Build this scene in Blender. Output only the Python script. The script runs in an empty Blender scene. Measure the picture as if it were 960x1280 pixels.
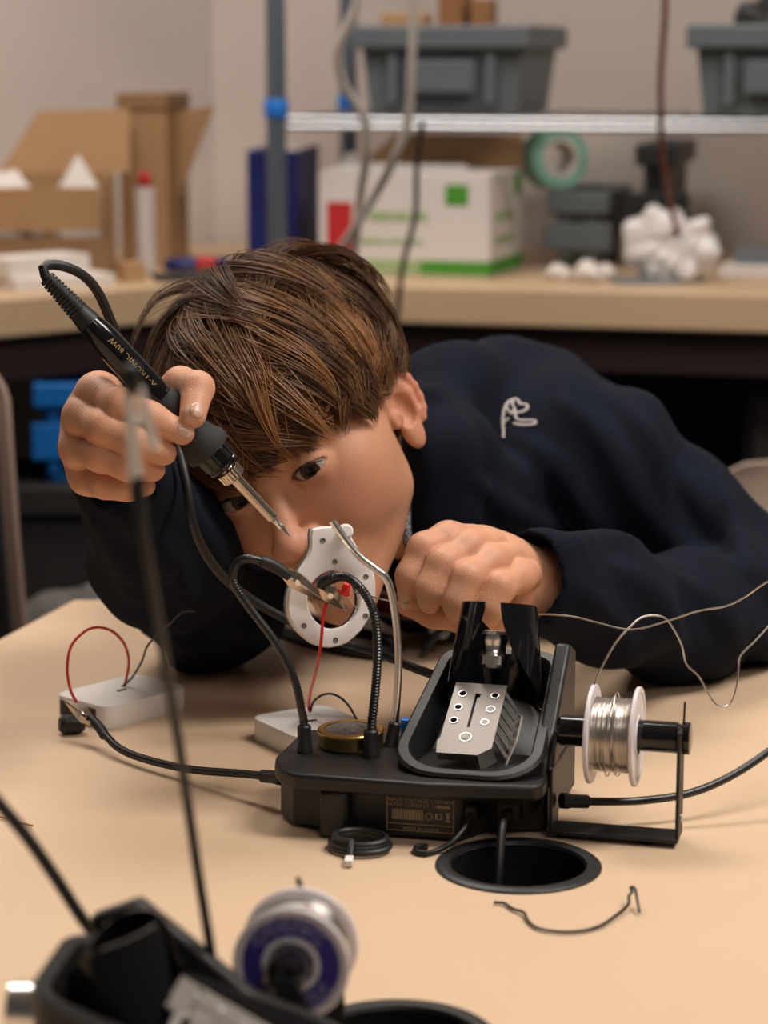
import bpy, bmesh, math, random
import numpy as np
from mathutils import Vector, Matrix
from mathutils.bvhtree import BVHTree

random.seed(7)
RNG = np.random.default_rng(7)
scene = bpy.context.scene
COL = scene.collection

# ------------------------------------------------------------------ camera
PITCH = math.radians(10.7)
CAM = np.array([0.0, 0.0, 1.17])
FPX = 85.0 / 36.0 * 1280.0
cam_data = bpy.data.cameras.new('camera')
cam_data.lens = 85.0
cam_data.sensor_fit = 'VERTICAL'
cam_data.sensor_height = 36.0
cam_data.sensor_width = 27.0
cam_data.clip_start = 0.05
cam_data.dof.use_dof = True
cam_data.dof.focus_distance = 1.40
cam_data.dof.aperture_fstop = 7.1
cam = bpy.data.objects.new('camera', cam_data)
cam.location = CAM
cam.rotation_euler = (math.pi / 2 - PITCH, 0, 0)
COL.objects.link(cam)
scene.camera = cam

# ------------------------------------------------------------------ view and world
vs = scene.view_settings
vs.view_transform = 'Standard'
vs.look = 'None'
vs.gamma = 1.0
vs.use_curve_mapping = False
vs.exposure = 0.36
world = bpy.data.worlds.new('world')
scene.world = world
world.use_nodes = True
world.node_tree.nodes['Background'].inputs[0].default_value = (1.0, 0.9, 0.82, 1)
world.node_tree.nodes['Background'].inputs[1].default_value = 0.05


def area(name, loc, size, power, color, target=None):
    l = bpy.data.lights.new(name, 'AREA')
    l.shape = 'RECTANGLE'
    l.size, l.size_y = size
    l.energy = power
    l.color = color
    o = bpy.data.objects.new(name, l)
    o.location = loc
    if target is not None:
        d = Vector(target) - Vector(loc)
        o.rotation_euler = d.to_track_quat('-Z', 'Y').to_euler()
    COL.objects.link(o)
    return o


WARM = (1.0, 0.91, 0.835)
CEIL = 2.75
area('ceiling_lamp_light', (1.20, 1.15, CEIL - 0.06), (1.2, 0.6), 35.0, WARM)
area('ceiling_lamp_light', (-0.50, 2.35, CEIL - 0.06), (1.2, 0.6), 22.0, WARM)
area('ceiling_lamp_light', (0.9, -0.6, CEIL - 0.06), (1.2, 0.6), 10.0, WARM)

# ------------------------------------------------------------------ measuring helpers
_F = np.array([0, math.cos(PITCH), -math.sin(PITCH)])
_U = np.array([0, math.sin(PITCH), math.cos(PITCH)])
_R = np.array([1.0, 0, 0])


def _ray(px, py):
    return _F + (px - 480) / FPX * _R + (640 - py) / FPX * _U


def P(px, py, D):
    """world point measured in the photograph, standing at distance D"""
    d = _ray(px, py)
    return CAM + d * (D / d[1])


def TZ(px, py, z):
    d = _ray(px, py)
    return CAM + d * ((z - CAM[2]) / d[2])


def XD(px, D, z):
    """x of an image column for a point at distance D and height z"""
    depth = D * math.cos(PITCH) + (CAM[2] - z) * math.sin(PITCH)
    return (px - 480) / FPX * depth


TABLE = 0.75
COUNTER = 0.891


# ------------------------------------------------------------------ materials
def mat(name, color, rough=0.5, metal=0.0, noise=0.0, nscale=30.0, bump=0.0, bscale=200.0, spec=0.5,
        sss=0.0, coat=0.0, alpha=1.0, trans=0.0, attr=None, emit=0.0, stretch=None, sheen=0.0):
    m = bpy.data.materials.new(name)
    m.use_nodes = True
    nt = m.node_tree
    b = nt.nodes['Principled BSDF']
    b.inputs['Base Color'].default_value = (*color, 1)
    b.inputs['Roughness'].default_value = rough
    b.inputs['Metallic'].default_value = metal
    b.inputs['Specular IOR Level'].default_value = spec
    if sss:
        b.inputs['Subsurface Weight'].default_value = sss
        b.inputs['Subsurface Radius'].default_value = (1.0, 0.35, 0.18)
        b.inputs['Subsurface Scale'].default_value = 0.004
    b.inputs['Coat Weight'].default_value = coat
    b.inputs['Alpha'].default_value = alpha
    b.inputs['Transmission Weight'].default_value = trans
    b.inputs['Sheen Weight'].default_value = sheen
    if emit:
        b.inputs['Emission Color'].default_value = (*color, 1)
        b.inputs['Emission Strength'].default_value = emit
    tc = nt.nodes.new('ShaderNodeTexCoord')
    src = tc.outputs['Object']
    if stretch:
        mp = nt.nodes.new('ShaderNodeMapping')
        mp.inputs['Scale'].default_value = stretch
        nt.links.new(src, mp.inputs[0])
        src = mp.outputs[0]
    colsock = None
    if attr:
        a = nt.nodes.new('ShaderNodeAttribute')
        a.attribute_name = attr
        colsock = a.outputs['Color']
    if noise:
        n = nt.nodes.new('ShaderNodeTexNoise')
        n.inputs['Scale'].default_value = nscale
        n.inputs['Detail'].default_value = 4
        nt.links.new(src, n.inputs['Vector'])
        r = nt.nodes.new('ShaderNodeMapRange')
        r.inputs[3].default_value = 1 - noise
        r.inputs[4].default_value = 1 + noise
        nt.links.new(n.outputs[0], r.inputs[0])
        mx = nt.nodes.new('ShaderNodeVectorMath')
        mx.operation = 'SCALE'
        if colsock:
            nt.links.new(colsock, mx.inputs[0])
        else:
            mx.inputs[0].default_value = color
        nt.links.new(r.outputs[0], mx.inputs['Scale'])
        colsock = mx.outputs[0]
    if colsock:
        nt.links.new(colsock, b.inputs['Base Color'])
    if bump:
        n2 = nt.nodes.new('ShaderNodeTexNoise')
        n2.inputs['Scale'].default_value = bscale
        n2.inputs['Detail'].default_value = 3
        nt.links.new(src, n2.inputs['Vector'])
        bp = nt.nodes.new('ShaderNodeBump')
        bp.inputs['Strength'].default_value = bump
        bp.inputs['Distance'].default_value = 0.001
        nt.links.new(n2.outputs[0], bp.inputs['Height'])
        nt.links.new(bp.outputs[0], b.inputs['Normal'])
    return m


M = {}
M['table'] = mat('table_laminate', (0.64, 0.468, 0.318), 0.42, noise=0.03, nscale=9, spec=0.35)
M['edge'] = mat('laminate_edge', (0.40, 0.27, 0.17), 0.5, noise=0.05, nscale=12)
M['counter'] = mat('counter_laminate', (0.52, 0.37, 0.23), 0.45, noise=0.05, nscale=6)
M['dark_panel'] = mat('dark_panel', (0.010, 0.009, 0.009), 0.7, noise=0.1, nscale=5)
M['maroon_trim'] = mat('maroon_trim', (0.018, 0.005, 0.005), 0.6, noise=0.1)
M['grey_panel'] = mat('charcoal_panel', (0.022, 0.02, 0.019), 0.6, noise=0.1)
M['wall'] = mat('wall_paint', (0.57, 0.505, 0.465), 0.85, noise=0.04, nscale=3, bump=0.15, bscale=120)
M['floor'] = mat('floor_carpet', (0.05, 0.045, 0.045), 0.95, noise=0.3, nscale=180, bump=0.6, bscale=400)
M['ceiling'] = mat('ceiling_tile', (0.7, 0.68, 0.65), 0.9, noise=0.08, nscale=60)
M['lamp'] = mat('lamp_diffuser', (1, 0.93, 0.84), 0.5, emit=2.0, noise=0.01)
M['white_metal'] = mat('white_metal', (0.7, 0.7, 0.7), 0.4, noise=0.02)
M['abs'] = mat('black_plastic', (0.0075, 0.0075, 0.0080), 0.46, noise=0.15, nscale=60, bump=0.06, bscale=900)
M['abs_gloss'] = mat('glossy_black_plastic', (0.006, 0.006, 0.007), 0.12, noise=0.1)
M['rubber'] = mat('black_rubber', (0.009, 0.009, 0.010), 0.5, noise=0.15, nscale=100)
M['soft_rubber'] = mat('charcoal_rubber', (0.022, 0.022, 0.024), 0.75, noise=0.15, nscale=100)
M['goose'] = mat('black_gooseneck', (0.009, 0.009, 0.010), 0.33, noise=0.1, spec=0.6)
M['chrome'] = mat('chrome', (0.80, 0.79, 0.78), 0.24, 1.0, noise=0.03)
M['steel'] = mat('brushed_steel', (0.27, 0.25, 0.23), 0.5, 0.75, noise=0.10, nscale=60, stretch=(30, 1, 1))
M['nickel'] = mat('nickel', (0.62, 0.54, 0.44), 0.22, 1.0, noise=0.05)
M['solder'] = mat('solder_wire', (0.66, 0.63, 0.59), 0.3, 1.0, noise=0.08, nscale=300)
M['brass'] = mat('brass_tin', (0.50, 0.36, 0.14), 0.32, 1.0, noise=0.08, nscale=80)
M['sponge'] = mat('brass_wool', (0.10, 0.09, 0.08), 0.5, 0.6, noise=0.8, nscale=500, bump=1.0, bscale=700)
M['white'] = mat('white_plastic', (0.84, 0.81, 0.78), 0.4, noise=0.02, nscale=40)
M['spool_white'] = mat('spool_plastic', (0.72, 0.69, 0.72), 0.35, noise=0.03, sss=0.1)
M['purple'] = mat('purple_label', (0.045, 0.03, 0.22), 0.4, noise=0.12, nscale=50)
M['pale_print'] = mat('pale_print', (0.30, 0.27, 0.42), 0.5, noise=0.05)
M['grey_shell'] = mat('grey_shell', (0.16, 0.18, 0.20), 0.5, noise=0.05)
M['red'] = mat('red_wire', (0.70, 0.012, 0.010), 0.35, noise=0.06)
M['led'] = mat('red_led', (0.85, 0.03, 0.02), 0.15, noise=0.02, trans=0.25)
M['blackwire'] = mat('black_wire', (0.012, 0.011, 0.011), 0.4, noise=0.1)
M['copper'] = mat('copper_wire', (0.45, 0.2, 0.08), 0.35, 0.8, noise=0.1)
M['gold_print'] = mat('gold_print', (0.50, 0.36, 0.16), 0.5, noise=0.05)
M['label_print'] = mat('tan_print', (0.30, 0.22, 0.13), 0.6, noise=0.05)
M['label'] = mat('label_film', (0.020, 0.015, 0.012), 0.5, noise=0.1)
M['tie'] = mat('steel_clip', (0.92, 0.86, 0.78), 0.4, 0.0, noise=0.05)
M['card'] = mat('cardboard', (0.33, 0.19, 0.09), 0.85, noise=0.1, nscale=20, bump=0.1)
M['card_in'] = mat('cardboard_inner', (0.24, 0.135, 0.065), 0.85, noise=0.1, nscale=20)
M['paper'] = mat('white_paper', (0.66, 0.61, 0.57), 0.8, noise=0.03)
M['carton'] = mat('white_carton', (0.62, 0.58, 0.56), 0.6, noise=0.03, nscale=10)
M['green'] = mat('green_print', (0.06, 0.26, 0.02), 0.6, noise=0.06)
M['pale_green'] = mat('pale_green_print', (0.30, 0.40, 0.20), 0.6, noise=0.06)
M['red_print'] = mat('red_print', (0.45, 0.015, 0.02), 0.6, noise=0.06)
M['bin'] = mat('grey_bin', (0.105, 0.125, 0.135), 0.5, noise=0.06)
M['bin_dark'] = mat('dark_bin', (0.022, 0.025, 0.028), 0.5, noise=0.1)
M['post'] = mat('grey_post', (0.13, 0.16, 0.20), 0.35, 0.6, noise=0.05)
M['wire_shelf'] = mat('shelf_wire', (0.33, 0.34, 0.36), 0.35, 0.8, noise=0.05)
M['blue'] = mat('blue_plastic', (0.004, 0.12, 0.40), 0.4, noise=0.08)
M['clip_blue'] = mat('bright_blue_plastic', (0.01, 0.17, 0.62), 0.4, noise=0.05)
M['navy'] = mat('navy_binder', (0.004, 0.012, 0.12), 0.5, noise=0.08)
M['mint'] = mat('mint_tape', (0.20, 0.42, 0.34), 0.35, noise=0.06)
M['tube_clear'] = mat('clear_tube', (0.75, 0.70, 0.68), 0.15, alpha=0.5, noise=0.02)
M['wood'] = mat('wood_block', (0.28, 0.13, 0.05), 0.6, noise=0.3, nscale=25, stretch=(1, 8, 8))
M['wood_pale'] = mat('pale_wood', (0.40, 0.24, 0.12), 0.6, noise=0.2, nscale=25, stretch=(1, 8, 8))
M['bag'] = mat('clear_bag', (0.74, 0.71, 0.70), 0.25, noise=0.05, alpha=0.85)
M['cable_white'] = mat('white_cable', (0.58, 0.53, 0.49), 0.5, noise=0.05)
M['cable_red'] = mat('dull_red_cable', (0.16, 0.035, 0.022), 0.5, noise=0.08)
M['taupe'] = mat('taupe_plastic', (0.26, 0.18, 0.14), 0.45, noise=0.04)
M['beige'] = mat('beige_plastic', (0.36, 0.28, 0.225), 0.45, noise=0.04)
M['grey_cloth'] = mat('grey_cloth', (0.075, 0.07, 0.068), 0.9, noise=0.2, nscale=40, bump=0.4, bscale=150)
M['skin'] = mat('skin', (0.6, 0.35, 0.24), 0.47, attr='tint', noise=0.07, nscale=90, bump=0.35, bscale=1000, sss=0.15, spec=0.42)
M['hair'] = mat('brown_hair', (0.1, 0.05, 0.02), 0.42, attr='tint', noise=0.12, nscale=60, spec=0.45)
M['nail'] = mat('fingernail', (0.66, 0.40, 0.31), 0.25, noise=0.04, spec=0.5, sss=0.1)
M['brow'] = mat('eyebrow_hair', (0.09, 0.045, 0.025), 0.6, noise=0.2, nscale=200)
M['lash'] = mat('eyelash', (0.015, 0.009, 0.007), 0.6, noise=0.2, nscale=200)
M['hoodie'] = mat('navy_fleece', (0.0062, 0.0088, 0.0168), 0.9, noise=0.22, nscale=35, bump=0.5, bscale=900, spec=0.12)
M['thread'] = mat('white_thread', (0.50, 0.46, 0.45), 0.8, noise=0.15, nscale=800, bump=0.5, bscale=1500)
M['aglet'] = mat('aglet', (0.02, 0.02, 0.025), 0.35, noise=0.1)


def cord_material():
    m = mat('grey_braided_cord', (0.20, 0.20, 0.22), 0.8)
    nt = m.node_tree
    b = nt.nodes['Principled BSDF']
    tc = nt.nodes.new('ShaderNodeTexCoord')
    v = nt.nodes.new('ShaderNodeTexChecker')
    v.inputs['Scale'].default_value = 480
    v.inputs['Color1'].default_value = (0.32, 0.32, 0.34, 1)
    v.inputs['Color2'].default_value = (0.07, 0.07, 0.08, 1)
    nt.links.new(tc.outputs['Object'], v.inputs['Vector'])
    nt.links.new(v.outputs[0], b.inputs['Base Color'])
    return m


def striped_material():
    """knitted shirt: maroon, black and white stripes by height"""
    m = mat('striped_knit', (0.1, 0.01, 0.02), 0.85)
    nt = m.node_tree
    b = nt.nodes['Principled BSDF']
    tc = nt.nodes.new('ShaderNodeTexCoord')
    sp = nt.nodes.new('ShaderNodeSeparateXYZ')
    mt = nt.nodes.new('ShaderNodeMath')
    mt.operation = 'MULTIPLY'
    mt.inputs[1].default_value = 22.0
    fr = nt.nodes.new('ShaderNodeMath')
    fr.operation = 'FRACT'
    cr = nt.nodes.new('ShaderNodeValToRGB')
    cr.color_ramp.interpolation = 'CONSTANT'
    e = cr.color_ramp.elements
    e[0].position = 0.0
    e[0].color = (0.10, 0.004, 0.010, 1)
    e[1].position = 0.42
    e[1].color = (0.30, 0.26, 0.25, 1)
    for p_, c_ in ((0.50, (0.008, 0.009, 0.012, 1)), (0.92, (0.30, 0.26, 0.25, 1))):
        n = e.new(p_)
        n.color = c_
    nt.links.new(tc.outputs['Object'], sp.inputs[0])
    nt.links.new(sp.outputs[2], mt.inputs[0])
    nt.links.new(mt.outputs[0], fr.inputs[0])
    nt.links.new(fr.outputs[0], cr.inputs[0])
    nt.links.new(cr.outputs[0], b.inputs['Base Color'])
    return m


def eye_material():
    m = mat('eye', (0.7, 0.66, 0.62), 0.12, spec=0.22)
    nt = m.node_tree
    b = nt.nodes['Principled BSDF']
    tc = nt.nodes.new('ShaderNodeTexCoord')
    ln = nt.nodes.new('ShaderNodeVectorMath')
    ln.operation = 'NORMALIZE'
    sp = nt.nodes.new('ShaderNodeSeparateXYZ')
    cr = nt.nodes.new('ShaderNodeValToRGB')
    e = cr.color_ramp.elements
    e[0].position = 0.0
    e[0].color = (0.50, 0.42, 0.38, 1)
    e[1].position = 0.835
    e[1].color = (0.48, 0.40, 0.36, 1)
    for p_, c_ in ((0.855, (0.014, 0.008, 0.006, 1)), (0.90, (0.055, 0.025, 0.013, 1)), (0.955, (0.035, 0.016, 0.009, 1)),
                   (0.965, (0.002, 0.002, 0.002, 1))):
        n = e.new(p_)
        n.color = c_
    nt.links.new(tc.outputs['Object'], ln.inputs[0])
    nt.links.new(ln.outputs[0], sp.inputs[0])
    nt.links.new(sp.outputs[2], cr.inputs[0])
    nt.links.new(cr.outputs[0], b.inputs['Base Color'])
    return m


def glass_material():
    m = mat('lens_glass', (0.95, 0.95, 0.95), 0.02, trans=1.0)
    b = m.node_tree.nodes['Principled BSDF']
    b.inputs['IOR'].default_value = 1.12
    b.inputs['Alpha'].default_value = 0.35
    return m


M['cord'] = cord_material()
M['stripes'] = striped_material()
M['eye'] = eye_material()
M['lens'] = glass_material()


# ------------------------------------------------------------------ mesh building
class MB:
    def __init__(self):
        self.v, self.f = [], []

    def add(self, V, F):
        n = len(self.v)
        self.v.extend([tuple(map(float, p)) for p in V])
        self.f.extend([tuple(i + n for i in q) for q in F])
        return self

    def box(self, lo, hi):
        x0, y0, z0 = lo
        x1, y1, z1 = hi
        V = [(x0, y0, z0), (x1, y0, z0), (x1, y1, z0), (x0, y1, z0), (x0, y0, z1), (x1, y0, z1), (x1, y1, z1), (x0, y1, z1)]
        return self.add(V, [(0, 3, 2, 1), (4, 5, 6, 7), (0, 1, 5, 4), (1, 2, 6, 5), (2, 3, 7, 6), (3, 0, 4, 7)])

    def prism(self, poly, z0, z1):
        """upright prism on a counter-clockwise outline"""
        n = len(poly)
        V = [(x, y, z0) for x, y in poly] + [(x, y, z1) for x, y in poly]
        F = [tuple(range(n - 1, -1, -1)), tuple(range(n, 2 * n))]
        F += [(i, (i + 1) % n, n + (i + 1) % n, n + i) for i in range(n)]
        return self.add(V, F)

    def loft(self, loops, cap0=True, cap1=True):
        n = len(loops[0])
        V = [p for l in loops for p in l]
        F = []
        for k in range(len(loops) - 1):
            a, b = k * n, (k + 1) * n
            F += [(a + i, a + (i + 1) % n, b + (i + 1) % n, b + i) for i in range(n)]
        if cap0:
            F.append(tuple(range(n - 1, -1, -1)))
        if cap1:
            a = (len(loops) - 1) * n
            F.append(tuple(range(a, a + n)))
        return self.add(V, F)

    def lathe(self, a, b, prof, seg=24, cap=True):
        """prof: (t, r) with t in metres from a along a->b"""
        a, b = np.asarray(a, float), np.asarray(b, float)
        d = (b - a) / np.linalg.norm(b - a)
        u = np.cross(d, [0, 0, 1.0])
        if np.linalg.norm(u) < 1e-4:
            u = np.array([1.0, 0, 0])
        u /= np.linalg.norm(u)
        w = np.cross(d, u)
        loops = []
        for t, r in prof:
            loops.append([a + d * t + (u * math.cos(q) + w * math.sin(q)) * r for q in [2 * math.pi * i / seg for i in range(seg)]])
        return self.loft(loops, cap, cap)

    def cyl(self, a, b, r, r2=None, seg=20):
        L = float(np.linalg.norm(np.asarray(b, float) - np.asarray(a, float)))
        return self.lathe(a, b, [(0, r), (L, r if r2 is None else r2)], seg)

    def tube(self, pts, r, seg=10, rib=0.0, cap=True):
        """swept tube; r is a number or a list; rib makes every other ring thinner"""
        pts = np.asarray(pts, float)
        n = len(pts)
        T = np.gradient(pts, axis=0)
        T /= np.linalg.norm(T, axis=1)[:, None] + 1e-12
        u = np.cross(T[0], [0.3, 0.2, 0.93])
        u /= np.linalg.norm(u)
        loops = []
        for i in range(n):
            u = u - T[i] * (u @ T[i])
            u /= np.linalg.norm(u) + 1e-12
            w = np.cross(T[i], u)
            ri = (r if np.isscalar(r) else r[i]) * (1 - (rib if i % 2 else 0))
            loops.append([pts[i] + (u * math.cos(q) + w * math.sin(q)) * ri for q in [2 * math.pi * k / seg for k in range(seg)]])
        return self.loft(loops, cap, cap)

    def build(self, name, m, parent=None, smooth=35, bevel=0.0, bseg=2, origin=None):
        me = bpy.data.meshes.new(name)
        V = np.asarray(self.v, float)
        if origin is not None:
            V = V - np.asarray(origin, float)
        me.from_pydata(V.tolist(), [], self.f)
        me.update()
        if smooth:
            me.shade_smooth()
            me.set_sharp_from_angle(angle=math.radians(smooth))
        me.materials.append(M[m] if isinstance(m, str) else m)
        o = bpy.data.objects.new(name, me)
        COL.objects.link(o)
        if origin is not None:
            o.location = origin
        if parent is not None:
            o.parent = parent
            if origin is not None:
                o.location = np.asarray(origin, float) - np.asarray(parent.location)
        if bevel:
            bm = o.modifiers.new('bevel', 'BEVEL')
            bm.width = bevel
            bm.segments = bseg
            bm.limit_method = 'ANGLE'
            bm.angle_limit = math.radians(40)
        return o


def mesh_np(name, V, F, m, parent=None, tint=None, smooth=True):
    me = bpy.data.meshes.new(name)
    V = np.asarray(V, np.float32)
    F = np.asarray(F, np.int32)
    k = F.shape[1]
    me.vertices.add(len(V))
    me.vertices.foreach_set('co', V.ravel())
    me.loops.add(F.size)
    me.loops.foreach_set('vertex_index', F.ravel())
    me.polygons.add(len(F))
    me.polygons.foreach_set('loop_start', np.arange(0, F.size, k, dtype=np.int32))
    me.polygons.foreach_set('loop_total', np.full(len(F), k, np.int32))
    me.update(calc_edges=True)
    me.validate()
    if smooth:
        me.shade_smooth()
    if tint is not None:
        a = me.color_attributes.new('tint', 'FLOAT_COLOR', 'POINT')
        c = np.ones((len(V), 4), np.float32)
        c[:, :3] = tint
        a.data.foreach_set('color', c.ravel())
    me.materials.append(M[m] if isinstance(m, str) else m)
    o = bpy.data.objects.new(name, me)
    COL.objects.link(o)
    if parent is not None:
        o.parent = parent
    return o


def spline(pts, step=0.004):
    """Catmull-Rom through the points, resampled at an even step"""
    p = np.asarray(pts, float)
    q = np.vstack([2 * p[0] - p[1], p, 2 * p[-1] - p[-2]])
    out = []
    for i in range(1, len(q) - 2):
        t = np.linspace(0, 1, 16, endpoint=False)[:, None]
        a, b, c, d = q[i - 1], q[i], q[i + 1], q[i + 2]
        out.append(0.5 * ((2 * b) + (-a + c) * t + (2 * a - 5 * b + 4 * c - d) * t ** 2 + (-a + 3 * b - 3 * c + d) * t ** 3))
    s = np.vstack(out + [p[-1:]])
    L = np.concatenate([[0], np.cumsum(np.linalg.norm(np.diff(s, axis=0), axis=1))])
    n = max(4, int(L[-1] / step) + 1)
    tt = np.linspace(0, L[-1], n)
    return np.stack([np.interp(tt, L, s[:, k]) for k in range(3)], -1)


def empty(name, loc=(0, 0, 0), rz=0.0):
    o = bpy.data.objects.new(name, None)
    o.location = loc
    o.rotation_euler = (0, 0, rz)
    o.empty_display_size = 0.02
    COL.objects.link(o)
    return o


def tag(o, label, cat=None, group=None, kind=None):
    o['label'] = label
    if cat:
        o['category'] = cat
    if group:
        o['group'] = group
    if kind:
        o['kind'] = kind
    return o


def struct(o):
    o['kind'] = 'structure'
    return o


def rounded(cx, cy, hx, hy, r, n=6):
    """counter-clockwise rounded rectangle; r is one radius or four (br, tr, tl, bl)"""
    rr = [r] * 4 if np.isscalar(r) else r
    out = []
    for k, (sx, sy) in enumerate(((1, -1), (1, 1), (-1, 1), (-1, -1))):
        q = rr[k]
        a0 = -math.pi / 2 + k * math.pi / 2
        for i in range(n + 1):
            a = a0 + i / n * math.pi / 2
            out.append((cx + sx * (hx - q) + q * math.cos(a), cy + sy * (hy - q) + q * math.sin(a)))
    return out


def text_mesh(name, s, size, m, parent, matrix, depth=0.00008, align='CENTER'):
    c = bpy.data.curves.new(name, 'FONT')
    c.body = s
    c.size = size
    c.align_x = align
    c.align_y = 'CENTER'
    c.extrude = depth
    c.resolution_u = 2
    t = bpy.data.objects.new(name, c)
    COL.objects.link(t)
    bpy.context.view_layer.update()
    me = bpy.data.meshes.new_from_object(t)
    bpy.data.objects.remove(t)
    bpy.data.curves.remove(c)
    me.name = name
    me.transform(matrix)
    me.materials.clear()
    me.materials.append(M[m])
    o = bpy.data.objects.new(name, me)
    COL.objects.link(o)
    o.parent = parent
    return o


def cut(o, cutters):
    """subtract meshes from o and bake the result"""
    objs = []
    for c in cutters:
        co = c.build('cutter', 'abs', smooth=0)
        co.matrix_world = o.matrix_world
        objs.append(co)
        md = o.modifiers.new('cut', 'BOOLEAN')
        md.object = co
        md.solver = 'EXACT'
    bpy.context.view_layer.update()
    for co in objs:
        co.matrix_world = o.matrix_world
    bpy.context.view_layer.update()
    dg = bpy.context.evaluated_depsgraph_get()
    me = bpy.data.meshes.new_from_object(o.evaluated_get(dg))
    me.name = o.name
    o.modifiers.clear()
    o.data = me
    for co in objs:
        bpy.data.objects.remove(co)
    return o


def frame(ox, oy, oz):
    """4x4 from three axis columns"""
    return Matrix([[ox[0], oy[0], oz[0], 0], [ox[1], oy[1], oz[1], 0], [ox[2], oy[2], oz[2], 0], [0, 0, 0, 1]])


def unit(v):
    v = np.asarray(v, float)
    return v / np.linalg.norm(v)


# ------------------------------------------------------------------ signed distance sculpting
class Field:
    def __init__(self, lo, hi, h):
        self.lo, self.h = np.asarray(lo, float), h
        self.n = np.ceil((np.asarray(hi, float) - self.lo) / h).astype(int) + 1
        self.d = np.full(self.n, 1.0, np.float32)

    def sub(self, lo, hi):
        a = np.clip(np.floor((np.asarray(lo) - self.lo) / self.h).astype(int), 0, self.n)
        b = np.clip(np.ceil((np.asarray(hi) - self.lo) / self.h).astype(int) + 1, 0, self.n)
        sl = tuple(slice(i, j) for i, j in zip(a, b))
        g = [(self.lo[k] + self.h * np.arange(a[k], b[k])).astype(np.float32) for k in range(3)]
        return sl, (g[0][:, None, None], g[1][None, :, None], g[2][None, None, :])

    def put(self, fn, lo, hi, k=0.0, op='add', pad=None):
        pad = (max(k, 0.004) * 1.5 + 2 * self.h) if pad is None else pad
        sl, g = self.sub(np.asarray(lo) - pad, np.asarray(hi) + pad)
        if any(s.stop <= s.start for s in sl):
            return
        e = fn(*g).astype(np.float32)
        d = self.d[sl]
        if op == 'add':
            if k > 0:
                q = np.clip(0.5 + 0.5 * (e - d) / k, 0, 1)
                self.d[sl] = e + (d - e) * q - k * q * (1 - q)
            else:
                self.d[sl] = np.minimum(d, e)
        elif op == 'cut':
            e = -e
            if k > 0:
                q = np.clip(0.5 - 0.5 * (e - d) / k, 0, 1)
                self.d[sl] = e + (d - e) * q + k * q * (1 - q)
            else:
                self.d[sl] = np.maximum(d, e)
        elif op == 'offset':
            self.d[sl] = d + e

    def capsule(self, a, b, ra, rb=None, k=0.0, op='add'):
        a, b = np.asarray(a, float), np.asarray(b, float)
        rb = ra if rb is None else rb
        r = max(ra, rb)
        self.put(cap_fn(a, b, ra, rb), np.minimum(a, b) - r, np.maximum(a, b) + r, k, op)

    def ellipsoid(self, c, r, k=0.0, op='add', rot=None):
        c, r = np.asarray(c, float), np.asarray(r, float)
        self.put(ell_fn(c, r, rot), c - r.max(), c + r.max(), k, op)

    def chain(self, pts, radii, kin, k):
        """a finger or limb: capsules blended among themselves, then into the field"""
        pts = np.asarray(pts, float)
        R = max(radii)

        def fn(x, y, z):
            d = None
            for i in range(len(pts) - 1):
                e = cap_fn(pts[i], pts[i + 1], radii[i], radii[i + 1])(x, y, z)
                if d is None:
                    d = e
                else:
                    q = np.clip(0.5 + 0.5 * (e - d) / kin, 0, 1)
                    d = e + (d - e) * q - kin * q * (1 - q)
            return d
        self.put(fn, pts.min(0) - R, pts.max(0) + R, k)

    def mesh(self):
        """naive surface nets"""
        d = self.d
        ins = d < 0
        n = self.n
        cnt = np.zeros(n - 1, np.uint8)
        for i in (0, 1):
            for j in (0, 1):
                for k in (0, 1):
                    cnt += ins[i:n[0] - 1 + i, j:n[1] - 1 + j, k:n[2] - 1 + k]
        act = np.argwhere((cnt > 0) & (cnt < 8))
        idx = np.full(n - 1, -1, np.int64)
        idx[tuple(act.T)] = np.arange(len(act))
        acc = np.zeros((len(act), 3))
        num = np.zeros(len(act))
        corners = [(i, j, k) for i in (0, 1) for j in (0, 1) for k in (0, 1)]
        for a in corners:
            for ax in range(3):
                if a[ax]:
                    continue
                b = list(a)
                b[ax] = 1
                da = d[tuple((act + a).T)].astype(float)
                db = d[tuple((act + b).T)].astype(float)
                m_ = (da < 0) != (db < 0)
                t = da[m_] / (da[m_] - db[m_])
                pos = np.tile(np.array(a, float), (m_.sum(), 1))
                pos[:, ax] = t
                acc[m_] += pos
                num[m_] += 1
        V = self.lo + self.h * (act + acc / num[:, None])
        F = []
        for ax in range(3):
            sa = [slice(None)] * 3
            sb = [slice(None)] * 3
            sa[ax] = slice(0, -1)
            sb[ax] = slice(1, None)
            A, B = ins[tuple(sa)], ins[tuple(sb)]
            e = np.argwhere(A != B)
            o1, o2 = (ax + 1) % 3, (ax + 2) % 3
            e = e[(e[:, o1] > 0) & (e[:, o2] > 0) & (e[:, o1] < n[o1] - 1) & (e[:, o2] < n[o2] - 1)]
            s = A[tuple(e.T)]
            q = []
            for d1, d2 in ((1, 1), (0, 1), (0, 0), (1, 0)):
                c = e.copy()
                c[:, o1] -= d1
                c[:, o2] -= d2
                q.append(idx[tuple(c.T)])
            q = np.stack(q, -1)
            q[~s] = q[~s][:, ::-1]
            F.append(q)
        F = np.vstack(F)
        return V, F[(F >= 0).all(1)]


def cap_fn(a, b, ra, rb):
    ba = b - a
    bb = float(ba @ ba) + 1e-12

    def fn(x, y, z):
        px, py, pz = x - a[0], y - a[1], z - a[2]
        t = np.clip((px * ba[0] + py * ba[1] + pz * ba[2]) / bb, 0, 1)
        return np.sqrt((px - t * ba[0]) ** 2 + (py - t * ba[1]) ** 2 + (pz - t * ba[2]) ** 2) - (ra + (rb - ra) * t)
    return fn


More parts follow.
